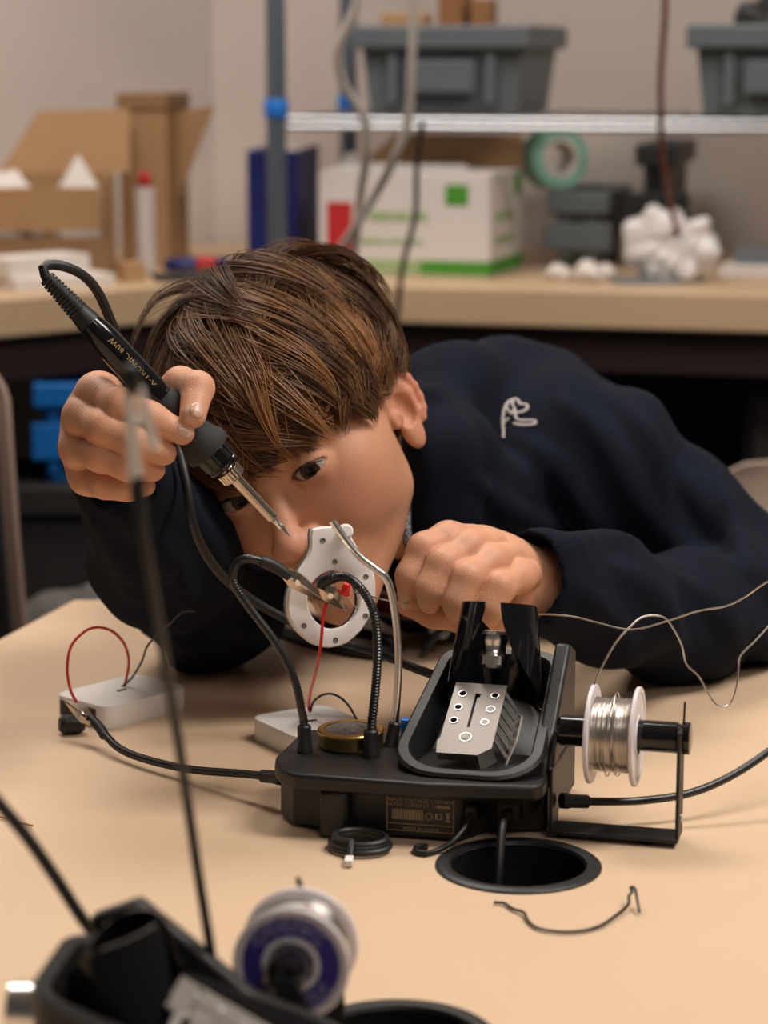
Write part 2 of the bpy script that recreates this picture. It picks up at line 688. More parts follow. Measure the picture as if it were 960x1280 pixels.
def ell_fn(c, r, rot=None):
    """rot: columns are the ellipsoid's own axes"""
    def fn(x, y, z):
        px, py, pz = x - c[0], y - c[1], z - c[2]
        if rot is not None:
            q = rot
            px, py, pz = (px * q[0, 0] + py * q[1, 0] + pz * q[2, 0], px * q[0, 1] + py * q[1, 1] + pz * q[2, 1],
                          px * q[0, 2] + py * q[1, 2] + pz * q[2, 2])
        k0 = np.sqrt((px / r[0]) ** 2 + (py / r[1]) ** 2 + (pz / r[2]) ** 2) + 1e-9
        k1 = np.sqrt((px / r[0] ** 2) ** 2 + (py / r[1] ** 2) ** 2 + (pz / r[2] ** 2) ** 2) + 1e-9
        return k0 * (k0 - 1) / k1
    return fn


def wavy(x, y, z, freq, seed, n=5):
    """smooth pseudo noise in -1..1"""
    g = np.random.default_rng(seed)
    s = 0
    for _ in range(n):
        v = g.normal(size=3)
        v = v / np.linalg.norm(v) * freq * g.uniform(0.6, 1.5)
        s = s + np.sin(x * v[0] + y * v[1] + z * v[2] + g.uniform(0, 6.28))
    return s / n


# ================================================================== THE ROOM
BETA = math.radians(-14)                       # direction of the back wall and its counter
wc = np.array([XD(268, 3.68, 1.0), 3.68])      # corner of the two walls
bdir = np.array([math.cos(BETA), math.sin(BETA)])
ldir = np.array([-0.72, -0.69]) / np.linalg.norm([0.72, 0.69])


def wall(name, a, d, length, side):
    n = np.array([-d[1], d[0]]) * side * 0.1
    b = a + d * length
    poly = [tuple(a), tuple(b), tuple(b + n), tuple(a + n)]
    area2 = sum(poly[i][0] * poly[(i + 1) % 4][1] - poly[(i + 1) % 4][0] * poly[i][1] for i in range(4))
    if area2 < 0:
        poly = poly[::-1]
    return struct(MB().prism(poly, 0.0, CEIL).build(name, 'wall', smooth=0))


wall('wall_back', wc, bdir, 4.2, 1)
wall('wall_left', wc, ldir, 4.2, -1)
struct(MB().box((-3.6, -2.2, -0.05), (4.2, 4.2, 0.0)).build('floor', 'floor', smooth=0))
struct(MB().box((-3.6, -2.2, CEIL), (4.2, 4.2, CEIL + 0.05)).build('ceiling', 'ceiling', smooth=0))
for x, y, where in ((1.20, 1.15, 'above the work table'), (-0.50, 2.35, 'beside the left-hand wall'), (0.9, -0.6, 'near the open end of the room')):
    r = empty('ceiling_lamp', (x, y, CEIL))
    MB().box((-0.64, -0.34, -0.045), (0.64, 0.34, 0.0)).build('housing', 'white_metal', r, smooth=0, bevel=0.004)
    MB().box((-0.6, -0.3, -0.052), (0.6, 0.3, -0.046)).build('diffuser', 'lamp', r, smooth=0)
    tag(r, 'flat rectangular ceiling lamp ' + where.replace('left-hand ', 'shorter '), 'lamp', 'ceiling lamps')

# ------------------------------------------------------------------ work table
tab = empty('work_table', (0.2, 1.2, 0.0))
TO = np.array([0.2, 1.2])
tp = [(-0.60, 0.62), (1.15, 0.62), (0.95, 1.851), (-0.242, 1.851)]
GR = 0.0365
g1 = TZ(648, 1083, TABLE)
g2 = TZ(497, 1301, TABLE)
top = MB().prism([(x - TO[0], y - TO[1]) for x, y in tp], TABLE - 0.028, TABLE).build('tabletop', 'table', tab, smooth=0)
bpy.context.view_layer.update()
cut(top, [MB().cyl((g[0] - TO[0], g[1] - TO[1], 0.6), (g[0] - TO[0], g[1] - TO[1], 0.9), GR, seg=48) for g in (g1, g2)])
eb = MB()
for i in range(4):
    a, b = np.array(tp[i]) - TO, np.array(tp[(i + 1) % 4]) - TO
    d = (b - a) / np.linalg.norm(b - a)
    n = np.array([d[1], -d[0]]) * 0.0025
    eb.prism([tuple(a), tuple(a + n), tuple(b + n), tuple(b)][::-1] if False else [tuple(a + n), tuple(b + n), tuple(b), tuple(a)], TABLE - 0.029, TABLE - 0.0008)
eb.build('edge_band', 'edge', tab, smooth=0)
for x, y in ((-0.45, 0.75), (1.0, 0.75), (0.85, 1.74), (-0.17, 1.74)):
    MB().cyl((x - TO[0], y - TO[1], 0.0), (x - TO[0], y - TO[1], TABLE - 0.028), 0.022).build('leg', 'post', tab)
tag(tab, 'beige laminate work table with dark cable grommets', 'table')


def grommet(c, label):
    r = empty('cable_grommet', (c[0], c[1], TABLE))
    MB().lathe((0, 0, -0.045), (0, 0, 1), [(0.045, 0.0352), (0.0468, 0.0362), (0.0473, 0.039), (0.0470, 0.0425), (0.0460, 0.0438), (0.0449, 0.0438)],
               56, cap=False).build('flange', 'abs', r, smooth=50)
    MB().lathe((0, 0, -0.05), (0, 0, 1), [(0.0, 0.0355), (0.0512, 0.0357)], 48, cap=False).build('sleeve', 'abs', r)
    b = MB().lathe((0, 0, -0.052), (0, 0, 1), [(0, 0.0357), (0.003, 0.0357)], 48).build('cup_floor', 'dark_panel', r)
    tag(r, label, 'grommet', 'grommets in the tabletop')
    return r


grommet(g1, 'black round cable grommet with a cord running down into it')
grommet(g2, 'black round cable grommet beside the solder spool with purple label')

# ------------------------------------------------------------------ corner counter
ck = np.array([XD(262, 3.03, COUNTER), 3.03])
left_front = np.array([-0.72, -0.69])
cnt = empty('corner_counter', (ck[0], ck[1], 0))


def strip(front_a, front_b, back_b, back_a, z0, z1, name, m, bevel=0.0):
    poly = [tuple(np.asarray(p) - ck) for p in (front_a, front_b, back_b, back_a)]
    return MB().prism(poly, z0, z1).build(name, m, cnt, smooth=0, bevel=bevel)


lf = ck + left_front * 1.7
rf = ck + bdir * 1.9
wl = wc + ldir * 1.9
wr = wc + bdir * 2.2
nb = np.array([-bdir[1], bdir[0]])
nl = np.array([ldir[1], -ldir[0]])
nl = nl if nl @ (wc - ck) > 0 else -nl
c_out = [tuple(np.asarray(p) - ck) for p in (lf, ck, rf, wr - nb * .004, wc - nb * .004 - nl * .004, wl - nl * .004)]
MB().prism(c_out, COUNTER - 0.046, COUNTER).build('worktop', 'counter', cnt, smooth=0, bevel=0.003)
strip(ck + nb * 0.02, rf + nb * 0.02, rf + nb * 0.05, ck + nb * 0.05, COUNTER - 0.10, COUNTER - 0.046, 'apron', 'maroon_trim')
strip(lf + nl * 0.02, ck + nl * 0.02, ck + nl * 0.05, lf + nl * 0.05, COUNTER - 0.10, COUNTER - 0.046, 'apron', 'maroon_trim')
strip(ck + nb * 0.45, rf + nb * 0.45, rf + nb * 0.47, ck + nb * 0.47, 0.0, COUNTER - 0.046, 'shade_panel', 'dark_panel')  # black sheets added to stand in for the shade below the worktop
strip(lf + nl * 0.45, ck + nl * 0.45, ck + nl * 0.47, lf + nl * 0.47, 0.0, COUNTER - 0.046, 'shade_panel', 'dark_panel')
for t in (0.02, 1.8):
    q = ck + bdir * t + nb * 0.08
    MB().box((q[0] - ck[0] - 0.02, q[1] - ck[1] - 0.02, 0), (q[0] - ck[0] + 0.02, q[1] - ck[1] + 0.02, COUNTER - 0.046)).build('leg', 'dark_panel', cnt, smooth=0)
tag(cnt, 'beige laminate counter running around the room corner', 'counter')

# charcoal drawer unit under the counter
q = ck + bdir * 0.66 + nb * 0.10
ped = empty('drawer_unit', (q[0], q[1], 0), BETA)
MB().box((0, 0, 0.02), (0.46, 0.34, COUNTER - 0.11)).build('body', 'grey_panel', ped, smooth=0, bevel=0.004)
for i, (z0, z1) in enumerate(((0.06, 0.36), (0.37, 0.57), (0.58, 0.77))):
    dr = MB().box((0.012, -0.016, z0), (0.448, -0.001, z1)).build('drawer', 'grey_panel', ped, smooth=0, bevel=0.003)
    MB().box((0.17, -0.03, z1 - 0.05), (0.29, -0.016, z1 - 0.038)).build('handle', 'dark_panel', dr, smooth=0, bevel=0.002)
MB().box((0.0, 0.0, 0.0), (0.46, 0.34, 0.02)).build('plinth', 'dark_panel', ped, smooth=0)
tag(ped, 'charcoal drawer unit in the shade under the counter', 'drawer unit')

# ================================================================== SOLDERING STATION
GAP = 0.0


def mm(*a):
    return tuple(v / 1000.0 for v in a)


def clip_parts(parent, a, b, up, m='nickel', w=0.0036):
    """crocodile clip from boot end a to nose b, both jaws, with the hinge"""
    a, b, up = np.asarray(a, float), np.asarray(b, float), unit(up)
    d = unit(b - a)
    L = np.linalg.norm(b - a)
    up = unit(up - d * (up @ d))
    s = np.cross(d, up)
    for sg, nm in ((1, 'upper_jaw'), (-1, 'lower_jaw')):
        m_ = MB()
        prof = [(0.0, 0.6, 1.0), (0.25, 1.35, 1.1), (0.42, 1.25, 1.0), (0.72, 0.75, 0.75), (0.95, 0.30, 0.5), (1.0, 0.22, 0.4)]
        loops = []
        for t, hh, ww in prof:
            c0 = a + d * L * t
            o_, i_ = up * sg * w * hh, up * sg * w * 0.16
            ws = s * w * ww * 0.75
            loops.append([c0 + i_ - ws, c0 + i_ + ws, c0 + o_ + ws * 0.55, c0 + o_ - ws * 0.55][::sg])
        m_.loft(loops)
        for k in range(6):                     # teeth along the inner edge
            c0 = a + d * L * (0.62 + 0.062 * k)
            m_.add([c0 + up * sg * w * 0.35 - s * w * .45, c0 + up * sg * w * 0.35 + s * w * .45, c0 + d * L * .05 + up * sg * w * 0.35, c0 + d * L * .025 - up * sg * w * .05],
                   [(0, 1, 2), (0, 1, 3), (1, 2, 3), (2, 0, 3)])
        m_.build(nm, m, parent, smooth=25)
    MB().cyl(a + d * L * .33 - s * w * 1.05, a + d * L * .33 + s * w * 1.05, w * 0.45, seg=12).build('hinge_pin', 'chrome', parent)


def gooseneck(root, pts, r, m='goose', collar=True, name='gooseneck_arm', clip=None, boot=None, rib=0.20, tl=None):
    tl = tl or (lambda w: w)
    pts = [tl(p) for p in pts]
    s = spline(pts, 0.0009)
    g = MB().tube(s, r, 12, rib).build(name, m, root, smooth=60)
    if collar:
        d = unit(s[2] - s[0])
        MB().lathe(s[0] - d * 0.002, s[0] + d, [(0, r * 1.75), (0.004, r * 1.75), (0.005, r * 1.55), (0.016, r * 1.5), (0.017, r * 1.1)], 16).build('collar', 'rubber', g)
    if boot is not None:
        bp = [tl(p) for p in boot]
        MB().tube(spline(bp, 0.002), r * 1.25, 12).build('boot', 'rubber', g)
    if clip is not None:
        clip_parts(g, tl(clip[0]), tl(clip[1]), tl(clip[2]) - tl(clip[0]))
    return g


TRAY_TOP = []


def tray_loop(half0, half1, v0, v1, r_front, r_back, depth, cx=77.5, n=7):
    """rounded outline in the sloping plane of the tray; returns local points in metres"""
    L = v1 - v0
    pts = rounded(0, (v0 + v1) / 2, 1.0, L / 2, 0.0001, n)
    out = []
    base = []
    for k, (sx, sy, r, hf) in enumerate(((1, -1, r_front, half0), (1, 1, r_back, half1), (-1, 1, r_back, half1), (-1, -1, r_front, half0))):
        a0 = -math.pi / 2 + k * math.pi / 2
        vy = v0 if sy < 0 else v1
        for i in range(n + 1):
            a = a0 + i / n * math.pi / 2
            base.append((sx * (hf - r) + r * math.cos(a), vy - sy * r + r * math.sin(a)))
    s, c = math.sin(math.radians(19.2)), math.cos(math.radians(19.2))
    for u, v in base:
        out.append(mm(cx + u, 11 + v * c + depth * s, 37.0 + v * s - depth * c))
    return out


def station(origin, rz, label, drop=0.0):
    root = empty('soldering_station', origin, rz)
    deck_poly = [(-12, 0), (62, 0), (112, 8), (119, 10), (122, 15), (122, 124), (118, 128), (44, 128), (40, 124), (40, 90), (-22, 90), (-29, 87), (-32, 80), (-32, 30), (-29, 18), (-22, 6)]
    MB().prism([mm(x, y) for x, y in deck_poly], 0.027, 0.036).build('deck', 'abs', root, smooth=30, bevel=0.002, bseg=3)
    low = [(17, 9), (78, 11), (88, 30), (120, 40), (121, 126), (42, 126), (38, 88), (-22, 88), (-30, 78), (-30, 33), (-18, 16), (0, 12)]
    MB().prism([mm(x, y) for x, y in low], 0.002, 0.0275).build('base_body', 'abs', root, smooth=30, bevel=0.0015)
    MB().prism([mm(x, y) for x, y in ((1, 1), (17, 1), (17, 22), (1, 22))], 0.0, 0.0275).build('front_foot', 'abs', root, smooth=30, bevel=0.0025)
    for x, y in ((110, 48), (108, 118), (50, 118), (-20, 76)):
        MB().cyl(mm(x, y, 0), mm(x, y, 2.5), 0.006, seg=16).build('rubber_foot', 'rubber', root)
    # sloping tray with a raised rim
    outer = tray_loop(41.5, 36.5, 0, 128, 27, 16, 0)
    wall_low = [(x, y, 0.0022) for x, y, z in tray_loop(41.0, 37.5, 34, 122, 14, 12, 0)]
    mid = [(x, y, 0.030) for x, y, z in tray_loop(40.5, 37.0, 3, 125, 26, 14, 0)]
    loops = [wall_low, mid, tray_loop(40.8, 35.8, 1, 127.5, 27, 16, 3.0), outer, tray_loop(40.0, 35.0, 1.5, 126.5, 26, 15, -1.6), tray_loop(35.0, 30.5, 6.0, 122, 23, 12, -1.2),
             tray_loop(33.5, 29.5, 8.0, 120, 21, 11, 1.5), tray_loop(29.0, 26.0, 15, 114, 16, 9, 19.0)]
    MB().loft(loops).build('tray', 'abs', root, smooth=40)
    # side hump behind the tray, seen beyond the rim
    hump = MB()
    hump.loft([[mm(x, y, z) for y, z in ((30, 30), (122, 30), (124, 84), (104, 92), (84, 76), (60, 56), (36, 42))] for x in (112, 121)])
    hump.build('side_cheek', 'abs', root, smooth=25, bevel=0.002)
    # iron holder: two glossy flaps of a split funnel
    ax0, ax1 = np.array(mm(79, 93, 56 - drop)), np.array(mm(79, 108, 112 - drop))
    d = unit(ax1 - ax0)
    L = np.linalg.norm(ax1 - ax0)
    xh = np.array([1.0, 0, 0])
    yh = unit(np.cross(xh, d))                 # points up and towards the tray front
    if yh[1] > 0:
        yh = -yh
    nt_, na = 14, 22
    for sg, nm in ((-1, 'holder_flap'), (1, 'holder_flap')):
        m_ = MB()
        lo_in, lo_out = [], []
        for i in range(nt_ + 1):
            t = i / nt_
            a0 = math.radians(12 + 76 * (1 - t) ** 1.6)
            rr = 0.0290 - 0.0075 * t
            row_o, row_i = [], []
            for j in range(na + 1):
                th = a0 + (math.pi - math.radians(4 + 11 * t) - a0) * j / na
                dirv = yh * math.cos(th) + xh * math.sin(th) * sg
                fl = 0.0
                tt = t * (1 - 0.42 * max(0.0, (th - 1.2) / (math.pi - 1.2)) ** 2)      # the rim slants down to the rear
                row_o.append(ax0 + d * L * tt + dirv * rr)
                row_i.append(ax0 + d * L * tt + dirv * (rr - 0.0022))
            lo_out.append(row_o)
            lo_in.append(row_i)
        W = na + 1
        V = [p for r_ in lo_out for p in r_] + [p for r_ in lo_in for p in r_]
        N = len(lo_out) * W
        F = []
        for i in range(nt_):
            for j in range(na):
                a_, b_, c_, e_ = i * W + j, i * W + j + 1, (i + 1) * W + j + 1, (i + 1) * W + j
                F += [(a_, b_, c_, e_), (N + e_, N + c_, N + b_, N + a_)]
        for i in range(nt_):
            F += [(i * W, (i + 1) * W, N + (i + 1) * W, N + i * W), (i * W + na, N + i * W + na, N + (i + 1) * W + na, (i + 1) * W + na)]
        for j in range(na):
            F += [(j, N + j, N + j + 1, j + 1), (nt_ * W + j, nt_ * W + j + 1, N + nt_ * W + j + 1, N + nt_ * W + j)]
        m_.add(V, F)
        m_.build(nm, 'abs_gloss', root, smooth=40)
    # chrome guide tube inside the holder
    c0 = ax0 + d * 0.021 + yh * 0.010
    MB().lathe(c0, c0 + d, [(0, 0.0058), (0.002, 0.0078), (0.007, 0.0083), (0.009, 0.0070), (0.013, 0.0068), (0.015, 0.0078), (0.019, 0.0078), (0.021, 0.0066), (0.0215, 0.0048)], 24).build(
        'guide_tube', 'chrome', root, smooth=30)
    # steel tip rest: bent sheet with punched holes
    s_, c_ = math.sin(math.radians(29)), math.cos(math.radians(29))
    o0 = np.array([59.0, 33.0, 44.0])

    def pl(u, v, w=0.0):
        return mm(o0[0] + u, o0[1] + v * c_ - w * s_, o0[2] + v * s_ + w * c_)
    m_ = MB()
    out = [(0, 0), (23, 0), (30, 6), (30, 56), (0.5, 56), (0, 12), (-1.2, 9)]
    m_.loft([[pl(u, v, -0.7) for u, v in out], [pl(u, v, 0) for u, v in out]])
    plate = m_.build('tip_rest', 'steel', root, smooth=0)
    bpy.context.view_layer.update()
    holes = [(6, 47, 2.0), (24.5, 47, 2.0), (5.5, 36, 2.0), (24, 36, 2.1), (5, 25.5, 2.0), (22.5, 25.5, 2.0), (14, 13, 3.0)]
    cs = [MB().cyl(pl(u, v, -3), pl(u, v, 3), r / 1000, seg=20) for u, v, r in holes[:3] + holes[4:5] + holes[1:2]]
    cs.append(MB().box((0, 0, 0), (0, 0, 0)) if False else MB().loft([[pl(14 + u, 32 + v, w) for u, v in ((-.8, -11), (.8, -11), (.8, 13), (2.2, 13), (2.2, 16), (-.8, 16))] for w in (-3, 3)]))
    cut(plate, cs)
    for u, v, r in holes:
        MB().lathe(pl(u, v, 0.0), pl(u, v, 1), [(0, r / 1000 + .0008), (0.0004, r / 1000 + .0005), (0.0004, r / 1000), (0, r / 1000 - .0001)], 20, cap=False).build('punched_rim', 'chrome', plate)
    for u, v, r in (holes[3], holes[5], holes[6]):
        MB().lathe(pl(u, v, -0.0), pl(u, v, 1), [(0, r / 1000), (0.0002, r / 1000 * .9)], 20).build('dimple', 'steel', plate)
    MB().loft([[pl(0, 0, 0), pl(23, 0, 0), pl(23, 0, -.7), pl(0, 0, -.7)], [pl(0, 1.0, -6.5), pl(23, 1.0, -6.5), pl(23, 1.7, -6.5), pl(0, 1.7, -6.5)]]).build('front_lip', 'steel', plate, smooth=0)
    MB().loft([[pl(23, 0, 0), pl(30, 6, 0), pl(30, 6, -.7), pl(23, 0, -.7)], [pl(25, -3, -9), pl(32.5, 5, -9), pl(32, 5, -9.5), pl(24.5, -3, -9.5)]]).build('corner_tab', 'steel', plate, smooth=0)
    for k in range(6):
        v = 12 + k * 7.2
        MB().loft([[pl(30, v, 0), pl(30, v + 3.6, 0), pl(29.4, v + 3.6, -.6), pl(29.4, v, -.6)], [pl(36, v - 1, -13), pl(36, v + 2.6, -13), pl(35.4, v + 2.6, -13), pl(35.4, v - 1, -13)]]).build('spring_leaf', 'steel', plate, smooth=0)
    if drop:
        for k in range(6):
            v = 12 + k * 7.2
            MB().loft([[pl(0, v, 0), pl(0, v + 3.6, 0), pl(.6, v + 3.6, -.6), pl(.6, v, -.6)], [pl(-8, v - 1, -9), pl(-8, v + 2.6, -9), pl(-7.4, v + 2.6, -9), pl(-7.4, v - 1, -9)]]).build('spring_leaf', 'steel', plate, smooth=0)
    MB().loft([[pl(36, 4, -13), pl(40, 22, -9), pl(40, 40, -8), pl(37, 46, -12)], [pl(37, 4, -13), pl(41, 22, -9), pl(41, 40, -8), pl(38, 46, -12)]]).build('side_fin', 'steel', plate, smooth=0)
    # rating label on the front wall
    lab = MB().loft([[mm(36, 9.0, 5), mm(75, 10.4, 5), mm(75, 10.4, 26), mm(36, 9.0, 26)][::-1], [mm(36, 9.2, 5), mm(75, 10.6, 5), mm(75, 10.6, 26), mm(36, 9.2, 26)][::-1]]).build('rating_label', 'label', root, smooth=0)
    lx = unit((39, 1.4, 0))
    mtx = frame(lx, (0, 0, 1), np.cross(lx, (0, 0, 1)))

    def lp(u, z):
        p = np.array(mm(36, 8.95, 0)) + np.array(lx) * u / 1000
        return Vector((p[0], p[1] - 0.0001, z / 1000))
    for (s1, u, z, sz) in (('INPUT VOLTAGE: 110V/60Hz', 20, 22.9, 3.0), ('RATED CURRENT: 1A', 15, 20.2, 3.0), ('MADE IN CHINA', 20, 7.0, 2.7)):
        text_mesh('lettering', s1, sz / 1000, 'label_print', lab, Matrix.Translation(lp(u, z)) @ mtx)
    m_ = MB()

    def bar(u0, u1, z0, z1):
        a_, b_ = np.array(lp(u0, z0)), np.array(lp(u1, z1))
        m_.loft([[(a_[0], a_[1], a_[2]), (b_[0], b_[1], a_[2]), (b_[0], b_[1], b_[2]), (a_[0], a_[1], b_[2])],
                 [(a_[0], a_[1] - .0001, a_[2]), (b_[0], b_[1] - .0001, a_[2]), (b_[0], b_[1] - .0001, b_[2]), (a_[0], a_[1] - .0001, b_[2])]])
    bar(1, 1.5, 5.6, 25.6), bar(37.8, 38.3, 5.6, 25.6), bar(1, 38.3, 5.6, 6.0), bar(1, 38.3, 9.4, 9.8), bar(1, 38.3, 25.2, 25.6)
    m_.build('border', 'label_print', lab, smooth=0)
    m_ = MB()
    u = 4.0
    g = random.Random(3)
    while u < 21:
        w_ = g.choice((0.3, 0.5, 0.8))
        bar(u, u + w_, 12, 18)
        u += w_ + g.choice((0.3, 0.45))
    m_.build('barcode', 'label_print', lab, smooth=0)
    m_ = MB()
    c0 = np.array(lp(24.5, 14.5))
    m_.tube([c0 + np.array(lx) * 0.0019 * math.cos(q) + np.array([0, -0.0001, 0.0019 * math.sin(q)]) for q in np.linspace(0, 6.28, 18)], 0.00025, 5)
    bar(28, 29, 13, 16.5), bar(29.5, 31.5, 13, 13.5), bar(29.5, 31.5, 16, 16.5), bar(31, 31.5, 13, 16.5), bar(33.6, 36.2, 12, 13), bar(34.2, 35.6, 13.6, 16), bar(33.6, 36.2, 16.4, 17)
    m_.build('symbols', 'label_print', lab, smooth=0)
    m_ = MB()
    bar(29, 36, 19.4, 21.2)
    m_.build('approval_mark', 'label_print', lab, smooth=0)
    # spool bracket and spindle on the side
    br = MB()
    br.box(mm(122.5, 30, 3), mm(193, 50, 5)).box(mm(122.5, 30, 3), mm(124.5, 50, 40)).box(mm(191, 33, 3), mm(193, 51, 64))
    br.loft([[mm(122.5, 34, 40), mm(122.5, 50, 40), mm(124.5, 50, 40), mm(124.5, 34, 40)], [mm(122.5, 43, 58), mm(122.5, 53, 58), mm(124.5, 53, 58), mm(124.5, 43, 58)]])
    b_ = br.build('spool_bracket', 'abs', root, smooth=0, bevel=0.0006)
    bpy.context.view_layer.update()
    for x in ((130, 150) if drop else (130, 175)):
        MB().cyl(mm(x, 40, 0), mm(x, 40, 3), 0.005, seg=14).build('bracket_foot', 'rubber', b_)
    MB().loft([[mm(192, 47, 60), mm(193, 47, 60), mm(193, 51, 60), mm(192, 51, 60)], [mm(192, 52, 76), mm(193, 52, 76), mm(193, 54, 76), mm(192, 54, 76)]]).build('end_hook', 'abs', b_, smooth=0)
    MB().cyl(mm(193.0, 42, 14), mm(193.6, 42, 14), 0.0028, seg=14).build('screw_head', 'chrome', b_)
    sp = MB().lathe(mm(124, 48, 57), mm(196, 48, 57), [(0, 0.0066), (0.002, 0.0085), (0.0655, 0.0085), (0.066, 0.0076), (0.0675, 0.0076), (0.068, 0.0088), (0.0725, 0.0088), (0.073, 0.006)], 28).build('spindle', 'abs_gloss', root, smooth=30)
    # control knob and sockets
    MB().lathe(mm(80, 131, 58), mm(80, 145, 58), [(0, 0.006), (0.004, 0.006), (0.0045, 0.0115), (0.016, 0.0108), (0.017, 0.009)], 24).build('control_knob', 'chrome', root, smooth=30)
    MB().box(mm(78, 14, 12), mm(86, 34, 21)).build('usb_plug', 'rubber', root, smooth=0, bevel=0.0015)
    MB().box(mm(95, 20, 10), mm(108, 38, 24)).build('power_plug', 'rubber', root, smooth=0, bevel=0.003)
    tag(root, label, 'soldering station')
    return root


SO = TZ(396, 1049, TABLE)
SRZ = math.radians(-14)
SX = np.array([math.cos(SRZ), math.sin(SRZ), 0])
SY = np.array([-math.sin(SRZ), math.cos(SRZ), 0])
st = station(SO, SRZ, 'black soldering station with magnifier and coiled arms in front of the boy')


def sl(w):
    """world point to the main station's own frame"""
    q = np.asarray(w, float) - SO
    return np.array([q @ SX, q @ SY, q[2]])


def px(*a):
    return [P(*q) for q in a]


# helping-hand arms
gooseneck(st, px((381, 938, 1.307), (380, 905, 1.307), (377, 888, 1.307), (368, 850, 1.309), (345, 804, 1.312), (312, 760, 1.315), (294, 733, 1.316), (291, 716, 1.316), (298, 702, 1.316), (312, 698, 1.316), (330, 702, 1.318)),
          0.0026, clip=(P(352, 713, 1.32), P(410, 753, 1.326), P(362, 702, 1.32)), boot=px((326, 701, 1.3175), (340, 706, 1.319), (362, 720, 1.321)), tl=sl)
gooseneck(st, px((464, 944, 1.298), (464, 912, 1.298), (469, 864, 1.300), (472, 812, 1.304), (467, 765, 1.308), (453, 738, 1.312), (434, 722, 1.316), (414, 722, 1.320)),
          0.0028, clip=(P(402, 733, 1.324), P(434, 762, 1.327), P(410, 726, 1.324)), boot=px((418, 721, 1.320), (405, 727, 1.323), (401, 733, 1.324)), tl=sl)
gooseneck(st, px((488, 935, 1.320), (494, 900, 1.322), (498, 837, 1.324), (496, 788, 1.326), (490, 745, 1.327), (482, 722, 1.327), (469, 711, 1.327), (451, 697, 1.327), (433, 676, 1.328), (415, 651, 1.329)),
          0.0023, m='chrome', rib=0.12, tl=sl)
gooseneck(st, px((350, 972, 1.316), (300, 967, 1.338), (240, 962, 1.366), (185, 950, 1.392), (150, 936, 1.414), (128, 915, 1.436)), 0.0025,
          clip=(P(118, 903, 1.442), P(82, 876, 1.466), P(124, 895, 1.442)), boot=px((131, 920, 1.433), (124, 909, 1.439), (112, 897, 1.446)), tl=sl)
gooseneck(st, px((706, 1001, 1.272), (740, 1002, 1.278), (800, 1001, 1.285), (860, 992, 1.292), (910, 972, 1.302), (960, 940, 1.315), (1010, 898, 1.33), (1050, 855, 1.345)), 0.0025, tl=sl,
          clip=(P(1062, 840, 1.35), P(1085, 790, 1.358), P(1075, 843, 1.35)), boot=px((1047, 858, 1.344), (1056, 848, 1.348), (1066, 832, 1.351)))

# magnifier with white frame
MAGN = [(391, 661), (402, 658.5), (413, 658), (424, 658), (432, 661), (438, 669), (445, 681), (452, 692), (459, 701), (465, 711), (468.5, 721), (469.6, 732), (469.5, 745), (467, 757), (464, 767), (459, 777), (452, 788),
        (444, 796), (434, 804), (423, 808), (412, 810), (402, 809), (391, 805), (382, 798), (373, 790), (367, 782), (362, 772), (360, 761), (360, 749), (362, 738), (366, 728), (371, 719), (379, 707), (386, 696), (389.5, 686), (390, 677), (389.5, 668)]
mc = P(417, 749, 1.338)
mn = unit((0.24, -0.95, 0.18))


def mag(pxx, pyy, back=0.0):
    """point of the magnifier's flat face; back = distance behind it"""
    d = _ray(pxx, pyy)
    t = ((mc - CAM) @ mn) / (d @ mn)
    return sl(CAM + d * t - mn * back)


angs = np.array([math.atan2(y - 749, x - 417) for x, y in MAGN])
hole = [(417 + 32.5 * math.cos(a), 750 + 36.5 * math.sin(a)) for a in angs]
hole_in = [(417 + 31 * math.cos(a), 750 + 35 * math.sin(a)) for a in angs]
shrink = [(417 + (x - 417) * 0.975, 749 + (y - 749) * 0.975) for x, y in MAGN]
ring = MB()
seq = [(hole, 0.0065), (hole, 0.0008), ([(417 + (x - 417) * 1.06, 750 + (y - 750) * 1.06) for x, y in hole], 0.0), (shrink, 0.0), (MAGN, 0.0009), (MAGN, 0.0065)]
ring.loft([[mag(x, y, b) for x, y in l] for l, b in seq], False, False)
n = len(MAGN)
k5 = 5 * n
ring.f += [(k5 + i, k5 + (i + 1) % n, (i + 1) % n, i) for i in range(n)]
mg = ring.build('magnifier', 'white', st, smooth=40)
sh = MB()
sh.loft([[mag(x, y, b) for x, y in l] for l, b in ((hole, 0.0066), (MAGN, 0.0066), (MAGN, 0.0115), (shrink, 0.0125), (hole, 0.0125))], False, False)
sh.build('back_shell', 'grey_shell', mg, smooth=40)
MB().loft([[mag(x, y, b) for x, y in hole_in] for b in (0.0045, 0.0062)]).build('lens', 'lens', mg, smooth=30)
for x, y in ((403.5, 675.5), (418.7, 702), (457.3, 720.6), (457, 769.6), (380, 782), (419.5, 800)):
    a, b = mag(x, y, 0.0003), mag(x, y, -0.01)
    MB().lathe(a, b, [(0, 0.0016), (0.0006, 0.0016), (0.0007, 0.0011), (0.0003, 0.0008)], 14).build('screw', 'steel', mg)
MB().lathe(mag(431, 664, 0.0), mag(431, 664, -0.01), [(0, 0.0042), (0.0035, 0.0042), (0.0045, 0.003)], 18).build('hinge_boss', 'white', mg)

